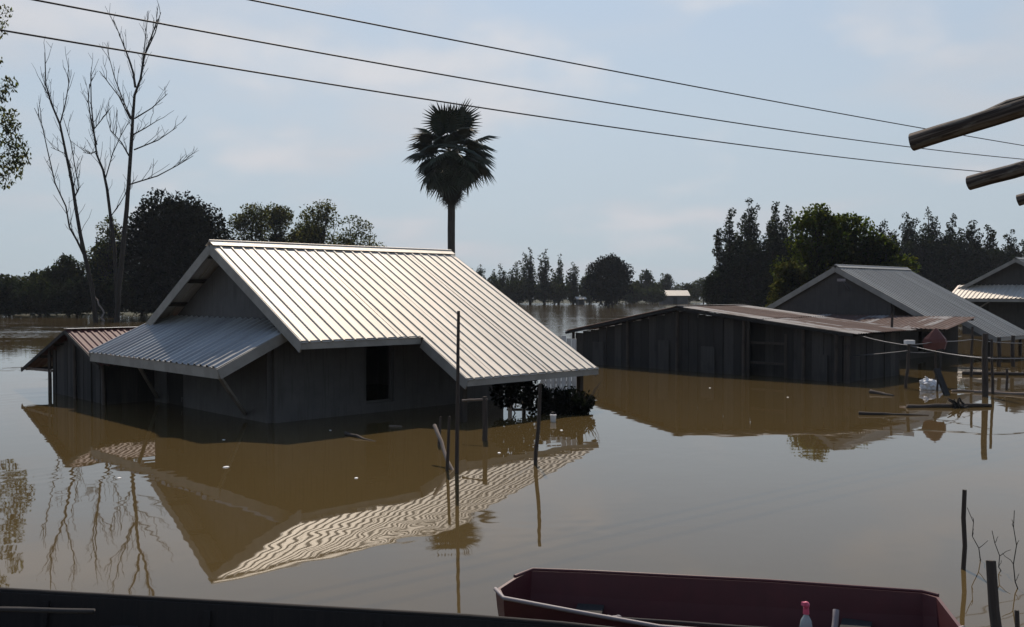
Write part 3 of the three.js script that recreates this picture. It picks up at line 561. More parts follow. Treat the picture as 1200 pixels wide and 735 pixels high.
// behind the rusty shed and the grey roof
ordered([[25.4, -110, 12.4, 2.3], [28.1, -111, 13.7, 2.6], [30.8, -110, 13.2, 2.5], [33.3, -112, 12.9, 2.6], [36.6, -112, 12.2, 2.6]], (a, nth) => tree('slender_tree', `${nth} tall feathery tree behind the rusty shed counting from the lattice mast`, 'tree', 'tall trees behind the rusty shed', a, 'tall', seed++, { n: 6500, size: 0.36, tint: GREYG, y: -0.1 }));
ordered([[24.2, -108, 5.6, 2.4], [27.0, -107, 8.6, 3.0], [30.0, -108, 9.8, 3.2], [33.2, -107, 9.2, 3.2], [36.4, -108, 8.4, 3.0]], (a, nth) => tree('shore_shrub', `${nth} dark undergrowth bush behind the rusty shed counting from the lattice mast`, 'shrub', 'undergrowth behind the rusty shed', a, 'round', seed++, { n: 3200, size: 0.4, tint: DARK, y: -0.1 }));
ordered([[19.6, -60, 8.3, 2.5], [21.9, -61, 7.8, 2.5], [23.6, -60, 6.4, 2.2]], (a, nth) => tree('fruit_tree', `${nth} bright yellow-green tree behind the dull grey roof counting from its left gable`, 'tree', 'bright green trees behind the grey roof', a, 'wide', seed++, { n: 6000, size: 0.27, tint: BRIGHT, mat: LEAF_THIN }));
ordered([[16.9, -57, 4.5, 1.6], [18.7, -58, 4.3, 1.7]], (a, nth) => tree('fruit_tree', `${nth} low spreading green tree against the grey gable counting from the rusty shed`, 'tree', 'low green trees beside the grey roof', a, 'wide', seed++, { n: 3200, size: 0.24, tint: OLIVE, mat: LEAF_THIN }));
ordered([[51.4, -136, 10.4, 2.0], [53.6, -135, 13.0, 3.0], [56.9, -136, 14.2, 3.1], [60.0, -135, 14.8, 3.1], [63.2, -136, 13.8, 3.1], [66.2, -135, 12.9, 2.8], [68.9, -136, 12.4, 2.8], [71.6, -135, 11.6, 2.2], [75.2, -136, 11.0, 2.4], [78.6, -135, 11.6, 2.4]], (a, nth) => tree('slender_tree', `${nth} tall dark feathery tree beyond the grey roofs counting from the bright green trees`, 'tree', 'tall trees beyond the grey roofs', a, 'tall', seed++, { n: 6000, size: 0.42, tint: DARK, y: -0.1 }));
ordered([[50.4, -132, 6.4, 3.2], [54.6, -133, 10.2, 3.6], [58.2, -133, 11.4, 3.6], [61.8, -133, 11.6, 3.8], [65.2, -133, 10.2, 3.4], [68.6, -133, 9.4, 3.4], [72.5, -133, 8.2, 3.6], [76.6, -133, 7.6, 3.6]], (a, nth) => tree('shore_shrub', `${nth} dark undergrowth bush beyond the grey roofs counting from the bright green trees`, 'shrub', 'undergrowth beyond the grey roofs', a, 'round', seed++, { n: 3600, size: 0.46, tint: DARK, y: -0.1 }));
{ // wood closing the far horizon
  const rnd = rng(900), sp = [];
  for (let i = 0; i < 150; i++) sp.push([-150 + 2.6 * i + rnd() * 2, 2.0 + rnd() * 1.4, -330 - rnd() * 25, 2.0 + rnd() * 1.6]);
  const g = leafCloud(sp, 42000, 0.8, MIDG, rnd, { squash: 1.1 }), m = part(scene, 'far_wood', g, LEAF);
  m.userData.kind = 'stuff'; tag(m, 'far hazy wood along the horizon beyond the flood', 'wood');
}
{ // thicket behind the left bank
  const rnd = rng(901), sp = [];
  for (let i = 0; i < 90; i++) sp.push([-110 + i + rnd() * 1.5, 0.5 + rnd() * 2.6, -116 - rnd() * 10, 1.4 + rnd() * 1.4]);
  const m = part(scene, 'bank_thicket', leafCloud(sp, 26000, 0.5, DARK, rnd, {}), LEAF);
  m.userData.kind = 'stuff'; tag(m, 'dark thicket filling the left bank behind the shrubs', 'thicket');
}
// far houses and mast
function farHouse(label, x, z, w, h, y, turn, wallM, roofM) {
  const t = thing('far_house', label, 'house', [x, 0.3, z], turn, 'far houses across the water');
  const d = w * 0.6, o = y;
  part(t, 'wall', wallShape([[-d / 2, -0.5], [d / 2, -0.5], [d / 2, h], [0, h + d * 0.28], [-d / 2, h]], [], w).translate(w / 2, 0, 0), wallM);
  for (const s of [1, -1]) { const g = box(w + 0.8, 0.06, d / 2 / 0.87 + 0.5, 0, 0, (d / 2 / 0.87 + 0.5) / 2).applyMatrix4(new THREE.Matrix4().makeRotationX(0.51)); if (s < 0) g.rotateY(Math.PI); part(t, 'roof_panel', g.translate(0, h + d * 0.28 + 0.08, 0), roofM); }
  for (const x of [-w * 0.25, w * 0.2]) part(t, 'window', box(0.9, 0.9, 0.06, x, h - 1.0, d / 2 + 0.02), M.darkFrame);
  part(t, 'door', box(0.9, 1.6, 0.06, -w * 0.02, 0.4, d / 2 + 0.02), M.boards[0]);
}
farHouse('far house with grey roof among trees across the water', 37.2, -216, 5.8, 1.7, 0, 0.12, M.concrete, M.zinc[1]);
farHouse('far pale roofed house beside the lattice mast', 49.8, -226, 3.8, 1.9, 0, -0.1, M.concrete, M.zinc[0]);
farHouse('far low pale hut beside the round tree standing in water', 14.6, -200.5, 1.6, 1.0, 0, 0.3, M.concrete, M.zinc[1]);
{
  const t = thing('lattice_mast', 'thin red and white lattice mast on the far horizon', 'mast', [87.5, 0.2, -400]), H = 29, leg = (k, y) => { const r = 1.0 * (1 - 0.75 * y / H); return V([-r, r, 0][k], y, [r * 0.58, r * 0.58, -r * 1.15][k]); };
  for (let k = 0; k < 3; k++) part(t, 'leg', bar(leg(k, -0.6), leg(k, H), 0.16), M.mast);
  const br = []; for (let i = 0; i < 14; i++) for (let k = 0; k < 3; k++) { br.push(bar(leg(k, i * 2), leg((k + 1) % 3, i * 2 + 2), 0.09), bar(leg(k, i * 2 + 2), leg((k + 1) % 3, i * 2 + 2), 0.09)); }
  part(t, 'bracing', mergeGeometries(br), M.mast);
}

// ------------------------------------------------------------------ overhead cables and their poles
{
  const along = (m, y) => V(0.78 * m, y, -14 - 0.625 * m);
  const rows = [[[-4.23, 6.05], [0, 6.08], [17.4, 6.38]], [[-6.57, 5.59], [0, 5.56], [17.1, 6.01]], [[-6.8, 5.217], [0, 5.18], [17.4, 5.61]]];
  const M0 = -13, M1 = 33, ends = [];
  rows.forEach((r, k) => {
    const f = (m) => r.reduce((s, [mi, yi], i) => s + yi * r.reduce((p, [mj], j) => (j === i ? p : p * (m - mj) / (mi - mj)), 1), 0);
    const pts = []; for (let m = M0; m <= M1 + 1e-6; m += 1) pts.push(along(m, f(m)));
    ends.push([pts[0].y, pts[pts.length - 1].y]);
    solo('power_cable', limb(pts, 0.0105, 0.0105, 6), M.cable, ['uppermost black power cable crossing the sky', 'middle black power cable crossing the sky', 'lowest black power cable crossing the sky'][k], 'cable', 'three power cables');
  });
  [[M0, 0], [M1, 1]].forEach(([m, e]) => {
    const p = along(m, 0), t = thing('utility_pole', ['square concrete utility pole where the power cables pass nearest the boats', 'square concrete utility pole carrying the cables beyond the grey houses'][e], 'pole', [p.x + 0.12, 0, p.z + 0.15], AZ, 'utility poles');
    part(t, 'shaft', new THREE.CylinderGeometry(0.13, 0.2, 11, 4).translate(0, 4, 0), M.concrete);
    ends.forEach((y) => { const b = part(t, 'insulator_bracket', box(0.16, 0.05, 0.26, 0, y[e], 0.0), M.darkFrame); part(b, 'insulator', new THREE.CylinderGeometry(0.04, 0.05, 0.1, 10).translate(-0.14, y[e] - 0.02, 0), M.white); });
  });
}

// ------------------------------------------------------------------ sticks and poles round the near house
const stick = (name, label, a, b, r0, r1, mat, amp, sd, group, cat = 'stick') => { const rnd = rng(sd); return solo(name, limb(bent(V(...a), V(...b), 6, amp, rnd), r0, r1, 7, 0.12, rnd), mat, label, cat, group); };
stick('mooring_pole', 'tallest thin pole standing in front of the cream roof eave', [-0.78, -0.8, -13.0], [-0.74, 2.25, -13.0], 0.03, 0.022, M.pole, 0.015, 1, null, 'pole');
stick('stake', 'short stake behind the pale slanting stick by the tall pole', [-1.23, -0.6, -15.3], [-1.17, 0.47, -15.34], 0.028, 0.022, M.pole, 0.02, 2);
stick('stake', 'dark stake between the pale slanting stick and the tall pole', [-0.95, -0.6, -13.19], [-0.88, 0.76, -13.19], 0.028, 0.02, M.pole, 0.02, 3);
stick('slanting_stick', 'pale bare stick leaning against the stakes by the tall pole', [-0.80, -0.1, -13.1], [-1.16, 0.52, -14.0], 0.024, 0.03, M.paleStick, 0.03, 4);
stick('stake', 'thick stake under the cream roof corner with a cross stick', [-0.46, -0.8, -15.88], [-0.46, 0.74, -15.88], 0.05, 0.042, M.pole, 0.02, 5);
stick('slanting_stick', 'thin stick lying across the top of the thick stake', [-0.85, 0.66, -16.0], [-0.42, 0.70, -15.85], 0.02, 0.018, M.paleStick, 0.02, 6);
stick('mooring_pole', 'leaning pole rising in front of the shrub by the house corner', [0.31, -0.8, -13.65], [0.41, 1.18, -13.65], 0.033, 0.024, M.pole, 0.02, 7, null, 'pole');
stick('mooring_pole', 'lone dark pole in open water beside the red boat stern', [4.09, -0.8, -8.44], [4.09, 0.72, -8.44], 0.022, 0.019, M.pole, 0.015, 8, null, 'pole');
stick('mooring_post', 'thick cut post leaning beside the red boat stern', [3.08, -1.0, -5.62], [3.04, 0.80, -5.92], 0.042, 0.03, M.pole, 0.02, 9, null, 'post');
stick('stake', 'small stake just behind the thick cut post', [3.12, -0.6, -5.66], [3.10, 0.55, -5.72], 0.016, 0.014, M.pole, 0.01, 10);
stick('floating_branch', 'dark branch floating in front of the grey house wall', [-2.92, 0.035, -16.4], [-2.3, -0.005, -15.75], 0.034, 0.014, M.pole, 0.06, 11, null, 'branch');
stick('floating_branch', 'small twig floating near the house wall shadow', [-2.3, 0.008, -17.5], [-2.05, 0.01, -17.45], 0.018, 0.012, M.paleStick, 0.02, 12, null, 'branch');
stick('bleached_branch', 'pale bleached branch bending down at the left waterline before the dead trees', [-38.3, 2.2, -86], [-36.6, -0.2, -84.5], 0.06, 0.09, M.paleStick, 0.5, 13, null, 'branch');
{ // scraps of foam and litter on the still water
  const rnd = rng(19), bit = new THREE.IcosahedronGeometry(1, 1).scale(0.05, 0.012, 0.035);
  for (const [x, z] of [[-4.9, -15.9], [-4.1, -13.4], [-2.1, -12.6], [-3.3, -17.0], [-0.2, -14.6], [-5.3, -12.6], [0.9, -17.0], [6.6, -22.4], [5.2, -24.6]]) { const m = solo('litter_scrap', bit, M.white, 'tiny pale scrap of litter floating in the brown reflections', 'litter', 'floating litter scraps'); m.position.set(x, 0.003, z); m.rotation.y = rnd() * 6; m.scale.setScalar(0.5 + 0.6 * rnd()); }
}
{ // drowned twigs at the edge
  const rnd = rng(66);
  for (const [x, z, h, lx, lab] of [[4.46, -8.7, 0.5, -0.22, 'thin bent twig sticking out of the water near the cut post'], [4.30, -7.9, 0.66, -0.05, 'tallest thin drowned twig with side shoots near the cut post'], [4.52, -8.4, 0.36, -0.2, 'short thin twig rising between the other drowned twigs']]) {
    const t = thing('drowned_twig', lab, 'twig', [x, 0, z]), main = bent(V(0, -0.4, 0), V(lx, h, 0), 7, 0.06, rnd);
    part(t, 'stem', limb(main, 0.006, 0.003, 5), M.deadwood);
    for (let i = 2; i < 7; i++) part(t, 'shoot', limb(bent(main[i], main[i].clone().add(V((rnd() - 0.5) * 0.16, 0.03 + 0.06 * rnd(), (rnd() - 0.5) * 0.16)), 3, 0.02, rnd), 0.0035, 0.002, 4), M.deadwood);
  }
}
{ // shrub, panel and pail at the far corner of the near house
  const rnd = rng(500), t = thing('flooded_shrub', 'dark leafy shrub in the water under the cream roof corner', 'shrub', [0.75, 0, -19.6]);
  const sp = [[0.1, 0.2, 0, 0.32], [0.45, 0.26, 0.1, 0.28], [0.75, 0.2, 0, 0.24], [-0.25, 0.3, 0.2, 0.32], [-0.6, 0.45, 0.1, 0.34], [-0.9, 0.42, 0.2, 0.3], [0.3, 0.12, 0.3, 0.28], [0.62, 0.1, 0.25, 0.24], [-0.45, 0.8, 0.1, 0.24], [-0.75, 0.75, 0.2, 0.22]], wood = [];
  for (const [x, y, z] of sp) wood.push(limb(bent(V(x * 0.5, -0.5, 0), V(x, y + 0.1, z), 4, 0.1, rnd), 0.02, 0.008, 5));
  for (let i = 0; i < 10; i++) wood.push(limb(bent(V(0.3 + 0.4 * rnd(), -0.3, 0), V(0.5 + 0.7 * rnd(), 0.4 + 0.25 * rnd(), 0.3 * rnd()), 4, 0.1, rnd), 0.01, 0.004, 4));
  part(t, 'stems', mergeGeometries(wood), M.bark);
  part(t, 'foliage', leafCloud(sp, 5600, 0.085, [0.026, 0.038, 0.016], rnd, { shell: 0.6 }), LEAF);
  const p = thing('board_screen', 'white painted board screen behind the cream roof corner', 'screen', [0.78, 0, -23.5], 0.03);
  for (let i = 0; i < 7; i++) part(p, 'board', box(0.12, 2.5 + 0.2 * rnd() + (i > 3 ? 0.12 : 0), 0.02, i * 0.13, -0.02 + (i > 3 ? 0.06 : 0), (rnd() - 0.5) * 0.01), M.whiteBoard);
  for (const y of [0.25, 0.95]) part(p, 'rail', box(0.92, 0.06, 0.03, 0.39, y, -0.03), M.timber);
  const s2 = thing('board_screen', 'narrow white board seen in the gap left of the shrub', 'screen', [-0.05, 0, -22.8]);
  part(s2, 'board', box(0.1, 2.2, 0.02, 0, -0.1, 0), M.whiteBoard); part(s2, 'board', box(0.1, 1.9, 0.02, 0.34, 0.06, -0.01), M.whiteBoard); part(s2, 'rail', box(0.5, 0.05, 0.03, 0.17, 0.35, -0.03), M.timber);
  const pail = thing('floating_pail', 'small white pail floating beside the shrub', 'pail', [0.8, 0, -18.2]);
  part(pail, 'bucket', new THREE.LatheGeometry([[0.0, -0.03], [0.05, -0.03], [0.062, 0.12], [0.07, 0.125], [0.066, 0.13], [0.058, 0.125], [0.047, -0.02], [0, -0.02]].map(([a, b]) => new THREE.Vector2(a, b)), 18), M.white);
  part(pail, 'handle', new THREE.TorusGeometry(0.06, 0.004, 5, 16, Math.PI).translate(0, 0.12, 0), M.wire);
}

// ------------------------------------------------------------------ fence, wires and drift by the rusty shed
const post = (label, a, b, r0, r1, sd, mat = M.pole, group) => stick('fence_post', label, a, b, r0, r1, mat, 0.04, sd, group, 'post');
post('slim pole in front of the right end of the rusty roof', [11.53, -0.8, -28.4], [11.52, 1.88, -28.4], 0.05, 0.035, 21);
post('crooked post with a white cap left of the white bag', [10.28, -0.8, -24.6], [10.42, 1.16, -24.58], 0.05, 0.04, 22);
post('slender post under the faded red cloth', [11.43, -0.8, -25.26], [11.42, 1.45, -25.26], 0.03, 0.025, 23);
post('thickest brown post tied with the wires', [11.4, -0.8, -22.55], [11.39, 1.52, -22.55], 0.075, 0.065, 24);
post('thin post leaning beside the thickest brown post', [11.9, -0.8, -23.12], [11.82, 1.36, -23.1], 0.04, 0.03, 25);
post('tall thin post beneath the grey house eave step', [13.66, -0.8, -27.82], [13.66, 1.5, -27.82], 0.045, 0.035, 26);
post('stout dark porch post under the grey house, nearer the thickest post', [16.47, -0.8, -31.68], [16.46, 1.0, -31.68], 0.07, 0.06, 27, M.pole, 'porch posts');
post('stout dark porch post under the grey house, farther from the thickest post', [16.93, -0.8, -31.68], [16.94, 1.06, -31.68], 0.07, 0.06, 28, M.pole, 'porch posts');
post('short stump post right of the thickest brown post', [12.76, -0.6, -24.14], [12.75, 0.55, -24.14], 0.035, 0.03, 29);
post('short post in front of the white bag', [10.84, -0.6, -23.9], [10.86, 0.34, -23.9], 0.03, 0.026, 34);
solo('post_cap', box(0.24, 0.1, 0.14, 10.42, 1.21, -24.58), M.white, 'small white box set on the crooked post', 'cap');
solo('driftwood_plank', bar(V(10.72, -0.1, -23.0), V(10.55, 0.62, -23.3), 0.2, 0.05), M.boards[1], 'broad dark plank leaning over in the water beside white bag', 'plank');
{
  const wire = (label, pts, sag, r = 0.008) => { const o = []; for (let k = 0; k < pts.length - 1; k++) for (let i = k ? 1 : 0; i <= 8; i++) { const f = i / 8, p = V(...pts[k]).lerp(V(...pts[k + 1]), f); p.y -= sag * 4 * f * (1 - f); o.push(p); } solo('fence_wire', limb(o, r, r, 5), M.wire, label, 'wire', 'wires strung between the posts'); };
  wire('pale wire from the rusty shed corner to the thickest post', [[9.52, 1.36, -26.1], [10.42, 1.12, -24.58], [11.37, 0.92, -22.55], [15.5, 1.0, -23.0]], 0.04, 0.014);
  wire('upper wire running from the white capped post past the red cloth', [[10.42, 1.15, -24.58], [11.43, 1.2, -25.26], [13.66, 1.12, -27.82], [17.2, 0.8, -31.6]], 0.03, 0.012);
  wire('lower wire from the crooked post to the thin leaning post', [[10.40, 0.95, -24.58], [11.43, 0.92, -25.26], [11.85, 0.9, -23.1]], 0.03, 0.01);
  wire('wire rising from the shed posts to the crooked post', [[9.3, 0.7, -26.6], [10.38, 0.98, -24.58]], 0.02, 0.012);
}
{ // faded red cloth hung over a pole like a small tent
  const t = thing('hanging_cloth', 'faded red cloth hung tent-like over the slender post', 'cloth', [11.42, 1.42, -25.26]), n = 12, prof = [[0.02, 0.13], [0.14, 0.02], [0.30, -0.16], [0.33, -0.26], [0.28, -0.40], [0.27, -0.44]], pos = [], idx = [], r = rng(8), ph = r() * 6;
  prof.forEach(([a, y], j) => { for (let i = 0; i <= n; i++) { const th = i / n * 6.28319, q = a * (1 + 0.22 * Math.sin(th * 3 + ph) * j / 5); pos.push(Math.cos(th) * q, y + 0.03 * Math.sin(th * 3 + ph) * j / 5, Math.sin(th) * q * 0.6); } });
  for (let j = 0; j < prof.length - 1; j++) for (let i = 0; i < n; i++) { const a = j * (n + 1) + i, b = a + n + 1; idx.push(a, a + 1, b, a + 1, b + 1, b); }
  const g = new THREE.BufferGeometry(); g.setAttribute('position', new THREE.Float32BufferAttribute(pos, 3)); g.setIndex(idx); g.computeVertexNormals();
  part(t, 'cloth', g.toNonIndexed(), M.redCloth).geometry.computeVertexNormals();
}
{ // white plastic sack
  const t = thing('plastic_sack', 'crumpled white plastic sack floating among the posts', 'sack', [10.9, 0, -24.3]), g = new THREE.IcosahedronGeometry(1, 5), p = g.attributes.position, v = V();
  for (let i = 0; i < p.count; i++) {
    v.fromBufferAttribute(p, i); const n = v.clone(), rid = Math.abs(perlin.noise(n.x * 2.1 + 3, n.y * 2.1, n.z * 2.1)) + 0.5 * Math.abs(perlin.noise(n.x * 5 + 1, n.y * 5, n.z * 5 + 7));
    v.multiplyScalar(0.85 + 0.5 * rid); p.setXYZ(i, v.x * 0.3 - (v.y > 0.3 ? (v.y - 0.3) * 0.16 : 0), Math.max(-0.12, v.y * 0.22 + 0.05), v.z * 0.22);
  }
  g.computeVertexNormals(); part(t, 'sack', g, M.bag);
  part(t, 'knot', limb([V(-0.1, 0.2, 0), V(-0.15, 0.3, 0.02), V(-0.2, 0.33, 0.03)], 0.04, 0.015, 7), M.bag);
}
const drift = (label, a, b, r, sd, mat = M.pole) => stick('floating_log', label, a, b, r, r * 0.7, mat, 0.08, sd, null, 'log');
drift('long floating log in front of the white sack', [8.6, 0.02, -20.37], [10.5, 0.03, -20.52], 0.06, 41);
drift('thin crooked log floating nearest the open water', [7.12, 0.03, -19.22], [8.5, -0.01, -19.1], 0.04, 42);
drift('short bent log floating off the rusty shed corner', [8.92, 0.05, -23.32], [9.25, -0.01, -22.7], 0.06, 43);
drift('long pole floating beneath the grey house porch', [13.8, 0.05, -28.7], [17.2, 0.05, -28.0], 0.06, 44);
drift('pale plank-like log floating behind the thickest post', [11.6, 0.02, -23.5], [13.6, 0.02, -22.2], 0.05, 45, M.paleStick);
drift('pale stick drifting right of the white sack', [11.15, 0.015, -23.75], [12.4, 0.015, -23.7], 0.03, 46, M.paleStick);
{ // dark clump of drift on the log
  const rnd = rng(71), t = thing('drift_clump', 'dark tangle of wet drift caught on the long log', 'driftwood', [9.75, 0, -20.4]);
  for (let i = 0; i < 9; i++) part(t, 'twig', limb(bent(V((rnd() - 0.5) * 0.5, -0.02, (rnd() - 0.5) * 0.2), V((rnd() - 0.5) * 0.6, 0.06 + 0.16 * rnd(), (rnd() - 0.5) * 0.25), 3, 0.08, rnd), 0.035, 0.015, 5), M.deadwood);
}

// ------------------------------------------------------------------ boats in front
// far and near rims as point lists from one end to the other; the hull runs down and inward from them
function hull(far, near, rimY, floorY, inset, th) {
  const n = far.length, pos = [], secOut = [], P = (i, s, drop, inn) => {   // s: 0 far .. 1 near
    const f = V(far[i][0], 0, far[i][1]), q = V(near[i][0], 0, near[i][1]); return f.lerp(q, s).setY(drop);
  };
  const section = (i, t) => {
    const w = Math.hypot(far[i][0] - near[i][0], far[i][1] - near[i][1]), e = t / w, a = inset / w, y = floorY[i] + (t ? t : 0), r = rimY[i];
    return [P(i, e, r), P(i, e + a * 0.25, r - (r - y) * 0.4), P(i, e + a * 0.6, r - (r - y) * 0.8), P(i, e + a * 1.1, y), P(i, 0.5, y - 0.01), P(i, 1 - e - a * 1.1, y), P(i, 1 - e - a * 0.6, r - (r - y) * 0.8), P(i, 1 - e - a * 0.25, r - (r - y) * 0.4), P(i, 1 - e, r)];
  };
  const quad = (a, b, c, d) => { for (const v of [a, b, c, a, c, d]) pos.push(v.x, v.y, v.z); };
  const out = [], inn = []; for (let i = 0; i < n; i++) { out.push(section(i, 0)); inn.push(section(i, th)); }
  // pull the inner end sections inside
  const shift = (k, o) => { const d = V((far[o][0] + near[o][0]) / 2 - (far[k][0] + near[k][0]) / 2, 0, (far[o][1] + near[o][1]) / 2 - (far[k][1] + near[k][1]) / 2).normalize().multiplyScalar(th); inn[k] = inn[k].map((v) => v.clone().add(d)); };
  shift(0, 1); shift(n - 1, n - 2);
  for (let i = 0; i < n - 1; i++) {
    for (let k = 0; k < 8; k++) { quad(out[i][k], out[i][k + 1], out[i + 1][k + 1], out[i + 1][k]); quad(inn[i][k], inn[i + 1][k], inn[i + 1][k + 1], inn[i][k + 1]); }
    quad(out[i][0], out[i + 1][0], inn[i + 1][0], inn[i][0]); quad(out[i][8], inn[i][8], inn[i + 1][8], out[i + 1][8]);
  }
  for (const [s, a] of [[out, 0], [inn, 0], [out, n - 1], [inn, n - 1]]) { const q = s[a]; for (let k = 0; k < 4; k++) quad(q[k], q[k + 1], q[7 - k], q[8 - k]); }
  for (const a of [0, n - 1]) for (let k = 0; k < 1; k++) quad(out[a][0], inn[a][0], inn[a][8], out[a][8]);
  const g = new THREE.BufferGeometry(); g.setAttribute('position', new THREE.Float32BufferAttribute(pos, 3)); g.computeVertexNormals();
  return metreUV(g);
}
{
  const t = thing('red_boat', 'open dark red boat with pale rim moored in front', 'boat');
  const far = [[0.02, -7.02], [0.16, -7.2], [0.6, -7.16], [1.2, -7.07], [1.9, -6.95], [2.5, -6.82], [2.95, -6.71], [3.03, -6.62]], near = [[-0.12, -6.72], [-0.06, -6.52], [0.45, -6.24], [0.95, -5.98], [1.5, -5.86], [2.1, -5.82], [2.72, -5.84], [2.9, -5.98]];
  const rim = [0.36, 0.36, 0.355, 0.35, 0.35, 0.345, 0.345, 0.345], fl = [0.02, -0.06, -0.1, -0.12, -0.12, -0.1, -0.06, 0.0];
  part(t, 'hull', hull(far, near, rim, fl, 0.12, 0.025), M.hull);
  const edge = (pts, ys, r, off) => limb(pts.map(([x, z], i) => V(x, ys[i] + off, z)), r, r, 7);
  part(t, 'gunwale', edge(far, rim, 0.014, 0.006), M.hull); part(t, 'gunwale', edge(near, rim, 0.015, 0.006), M.hullTrim);
  for (const [a, b] of [[2, 0.12], [5, 0.1]]) part(t, 'thwart', bar(V(far[a][0], 0.12, far[a][1] + 0.08), V(near[a][0], 0.12, near[a][1] - 0.08), 0.2, 0.03), M.boards[1]);
  stick('boat_pole', 'long thin pole lying inside the red boat', [0.55, 0.2, -6.62], [2.5, 0.24, -6.1], 0.014, 0.012, M.boards[2], 0.01, 91, null, 'pole');
  for (let i = 0; i < 5; i++) part(t, 'floorboard', bar(V(0.75, 0.03, -6.62 + 0.13 * i), V(2.75, 0.03, -6.50 + 0.13 * i), 0.12, 0.02), M.boards[1]);
  // small things inside
  const bt = thing('spray_bottle', 'clear plastic bottle with pink top standing in the red boat', 'bottle', [1.98, 0.045, -6.27], 0.5);
  part(bt, 'body', new THREE.LatheGeometry([[0, 0], [0.04, 0], [0.043, 0.02], [0.043, 0.2], [0.036, 0.25], [0.017, 0.285], [0.015, 0.3], [0, 0.3]].map(([a, b]) => new THREE.Vector2(a, b)), 20), M.bottle);
  part(bt, 'cap', new THREE.CylinderGeometry(0.019, 0.021, 0.04, 16).translate(0, 0.315, 0), M.pink);
  part(bt, 'trigger', mergeGeometries([new THREE.SphereGeometry(0.024, 12, 8).toNonIndexed().translate(0, 0.355, 0), bar(V(0, 0.365, 0), V(-0.045, 0.372, 0.01), 0.022, 0.022)]), M.pink);
  stick('boat_scoop_handle', 'short grey handle leaning beside the pink topped bottle', [2.12, 0.06, -6.2], [2.22, 0.33, -6.38], 0.018, 0.022, M.hullTrim, 0.01, 92, null, 'handle');
  const cloth = (name, label, x, y, z, s, m, sd) => { const g = new THREE.IcosahedronGeometry(1, 4), p = g.attributes.position; for (let i = 0; i < p.count; i++) { const a = p.getX(i), b = p.getY(i), c = p.getZ(i), q = 1 + 0.6 * perlin.noise(a * 2 + sd, b * 2, c * 2); p.setXYZ(i, x + a * q * s, y + Math.max(-0.3, b) * q * s * 0.4, z + c * q * s * 0.7); } g.computeVertexNormals(); solo(name, g, m, label, 'cloth'); };
  cloth('crumpled_cloth', 'crumpled white rag on the bench of the red boat', 0.72, 0.17, -6.62, 0.08, M.hullTrim, 3);
  cloth('crumpled_cloth', 'dark blue cloth beside the white rag in the red boat', 0.52, 0.17, -6.64, 0.09, M.blue, 5);
  const coil = thing('coiled_hose', 'grey hose coiled on the floor of the red boat', 'hose', [1.72, 0.045, -6.30]);
  for (let i = 0; i < 3; i++) part(coil, 'loop', new THREE.TorusGeometry(0.15 - 0.012 * i, 0.013, 6, 28).rotateX(Math.PI / 2 + 0.05 * (i - 1)).translate(0.01 * i, 0.012 + 0.024 * i, 0), M.wire);
}
{
  const t = thing('wooden_boat', 'long black wooden boat lying alongside in the foreground', 'boat');
  const far = [], near = [], rim = [], fl = [];
  for (let i = 0; i <= 12; i++) {
    const f = i / 12, x = -5.6 + 7.1 * f, z = -6.9 + 0.165 * (x + 5.6) , taper = Math.min(1, sstep(1.03, 0.72, f) + 0.12) * Math.min(1, 0.35 + f * 3);
    far.push([x, z + (1 - taper) * 0.22 * (f > 0.5 ? 1 : 0)]); near.push([x + 0.15, z + 0.95 * taper + (1 - taper) * 0.3]); rim.push(0.4); fl.push(-0.12 + 0.2 * sstep(0.8, 1, f));
  }
  part(t, 'hull', hull(far, near, rim, fl, 0.16, 0.03), M.darkHull);
  part(t, 'gunwale', limb(far.map(([x, z], i) => V(x, rim[i] + 0.005, z)), 0.02, 0.02, 6), M.darkHull); part(t, 'gunwale', limb(near.map(([x, z], i) => V(x, rim[i] + 0.005, z)), 0.02, 0.02, 6), M.darkHull);
  for (const i of [3, 5, 7, 9]) part(t, 'thwart', bar(V(far[i][0], 0.22, far[i][1] + 0.06), V(near[i][0], 0.22, near[i][1] - 0.06), 0.18, 0.03), M.darkHull);
  for (const i of [2, 4, 6, 8, 10]) part(t, 'rib', bar(V(far[i][0], 0.36, far[i][1] + 0.045), V(far[i][0], -0.05, far[i][1] + 0.16), 0.05, 0.03), M.darkHull);
  stick('paddle', 'grey paddle shaft lying across the black wooden boat', [-4.3, 0.42, -6.2], [-2.78, 0.38, -6.2], 0.018, 0.018, M.boards[2], 0.008, 95, null, 'paddle');
}

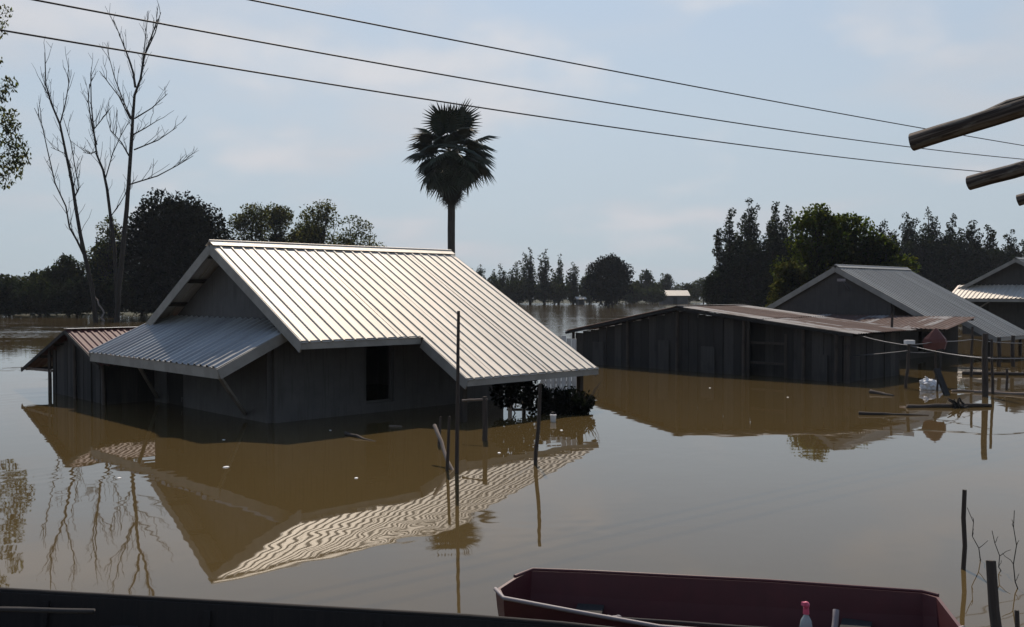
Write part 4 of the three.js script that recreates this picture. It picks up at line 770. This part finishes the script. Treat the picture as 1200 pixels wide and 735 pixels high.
// ------------------------------------------------------------------ log-framed shelter at the side, only rafter ends in view
{
  const rnd = rng(88), t = thing('pole_shelter', 'shelter of rough dark logs whose three rafter ends jut into the sky', 'shelter');
  const tip = [V(1.53, 3.07, -3.6), V(2.36, 3.07, -4.86), V(3.11, 3.07, -5.78)], dir = V(0.697, 0.215, 0.717);
  tip.forEach((p, k) => {
    const e = p.clone().addScaledVector(dir, 4.4), g = limb(bent(p, e, 44, 0.012, rnd).map((v, i) => v.add(V(0, 0.006 * Math.sin(i * 0.3 + 2 * k + 2), 0))), 0.033 + 0.003 * (k % 2), 0.045, 14, 0, rnd), gp = g.attributes.position;
    for (let i = 0; i < gp.count; i++) { const f = 0.006 * fbm(gp.getX(i) * 22, gp.getY(i) * 22, gp.getZ(i) * 22 + k, 3) + 0.003 * Math.exp(-((V(gp.getX(i), gp.getY(i), gp.getZ(i)).distanceTo(p) / 0.05) ** 2)), n = g.attributes.normal; gp.setXYZ(i, gp.getX(i) + n.getX(i) * f, gp.getY(i) + n.getY(i) * f, gp.getZ(i) + n.getZ(i) * f); }
    g.computeVertexNormals();
    const r = part(t, 'rafter', g, M.log);
    if (k < 2) { const q = p.clone().addScaledVector(dir, 0.16 + 0.1 * k); part(r, 'branch_stub', limb([q, q.clone().addScaledVector(dir, 0.18).add(V(0, 0.028, 0)), q.clone().addScaledVector(dir, 0.4).add(V(0, 0.018, 0))], 0.022, 0.012, 7, 0.2, rnd), M.log); }
  });
  for (const m of [2.5, 4.1]) {
    const a = tip[0].clone().addScaledVector(dir, m).add(V(-0.4, -0.08, 0.5)), b = tip[2].clone().addScaledVector(dir, m).add(V(0.4, -0.08, -0.5));
    part(t, 'beam', limb(bent(a, b, 4, 0.03, rnd), 0.05, 0.045, 8, 0.1, rnd), M.pole);
    for (const p of [a, b]) part(t, 'post', limb(bent(V(p.x, -1.2, p.z), V(p.x, p.y + 0.02, p.z), 5, 0.04, rnd), 0.06, 0.05, 8, 0.1, rnd), M.pole);
  }
  const L = tip[2].clone().sub(tip[0]).length() + 0.6, ax = tip[2].clone().sub(tip[0]).normalize(), o = tip[0].clone().addScaledVector(dir, 1.7).addScaledVector(ax, -0.3);
  const s = dir.clone().normalize(), nrm = s.clone().cross(ax).normalize(); if (nrm.y < 0) nrm.negate();
  for (let i = 0; i < 4; i++) {
    const g = sheet(5, L / 20, 2.7, { base: 0.09, top: 0.04, h: 0.02 }).clone().applyMatrix4(new THREE.Matrix4().makeBasis(ax, nrm, s).setPosition(o.clone().addScaledVector(ax, i * L / 4).addScaledVector(nrm, 0.06 + 0.004 * (i % 2))));
    g.computeVertexNormals(); part(t, 'roof_sheet', g, M.rustHalf);
  }
}

// ------------------------------------------------------------------ haze over the flood
scene.fog = new THREE.FogExp2(new THREE.Color().setRGB(0.62, 0.68, 0.74), 0.0002);

renderer.render(scene, camera);
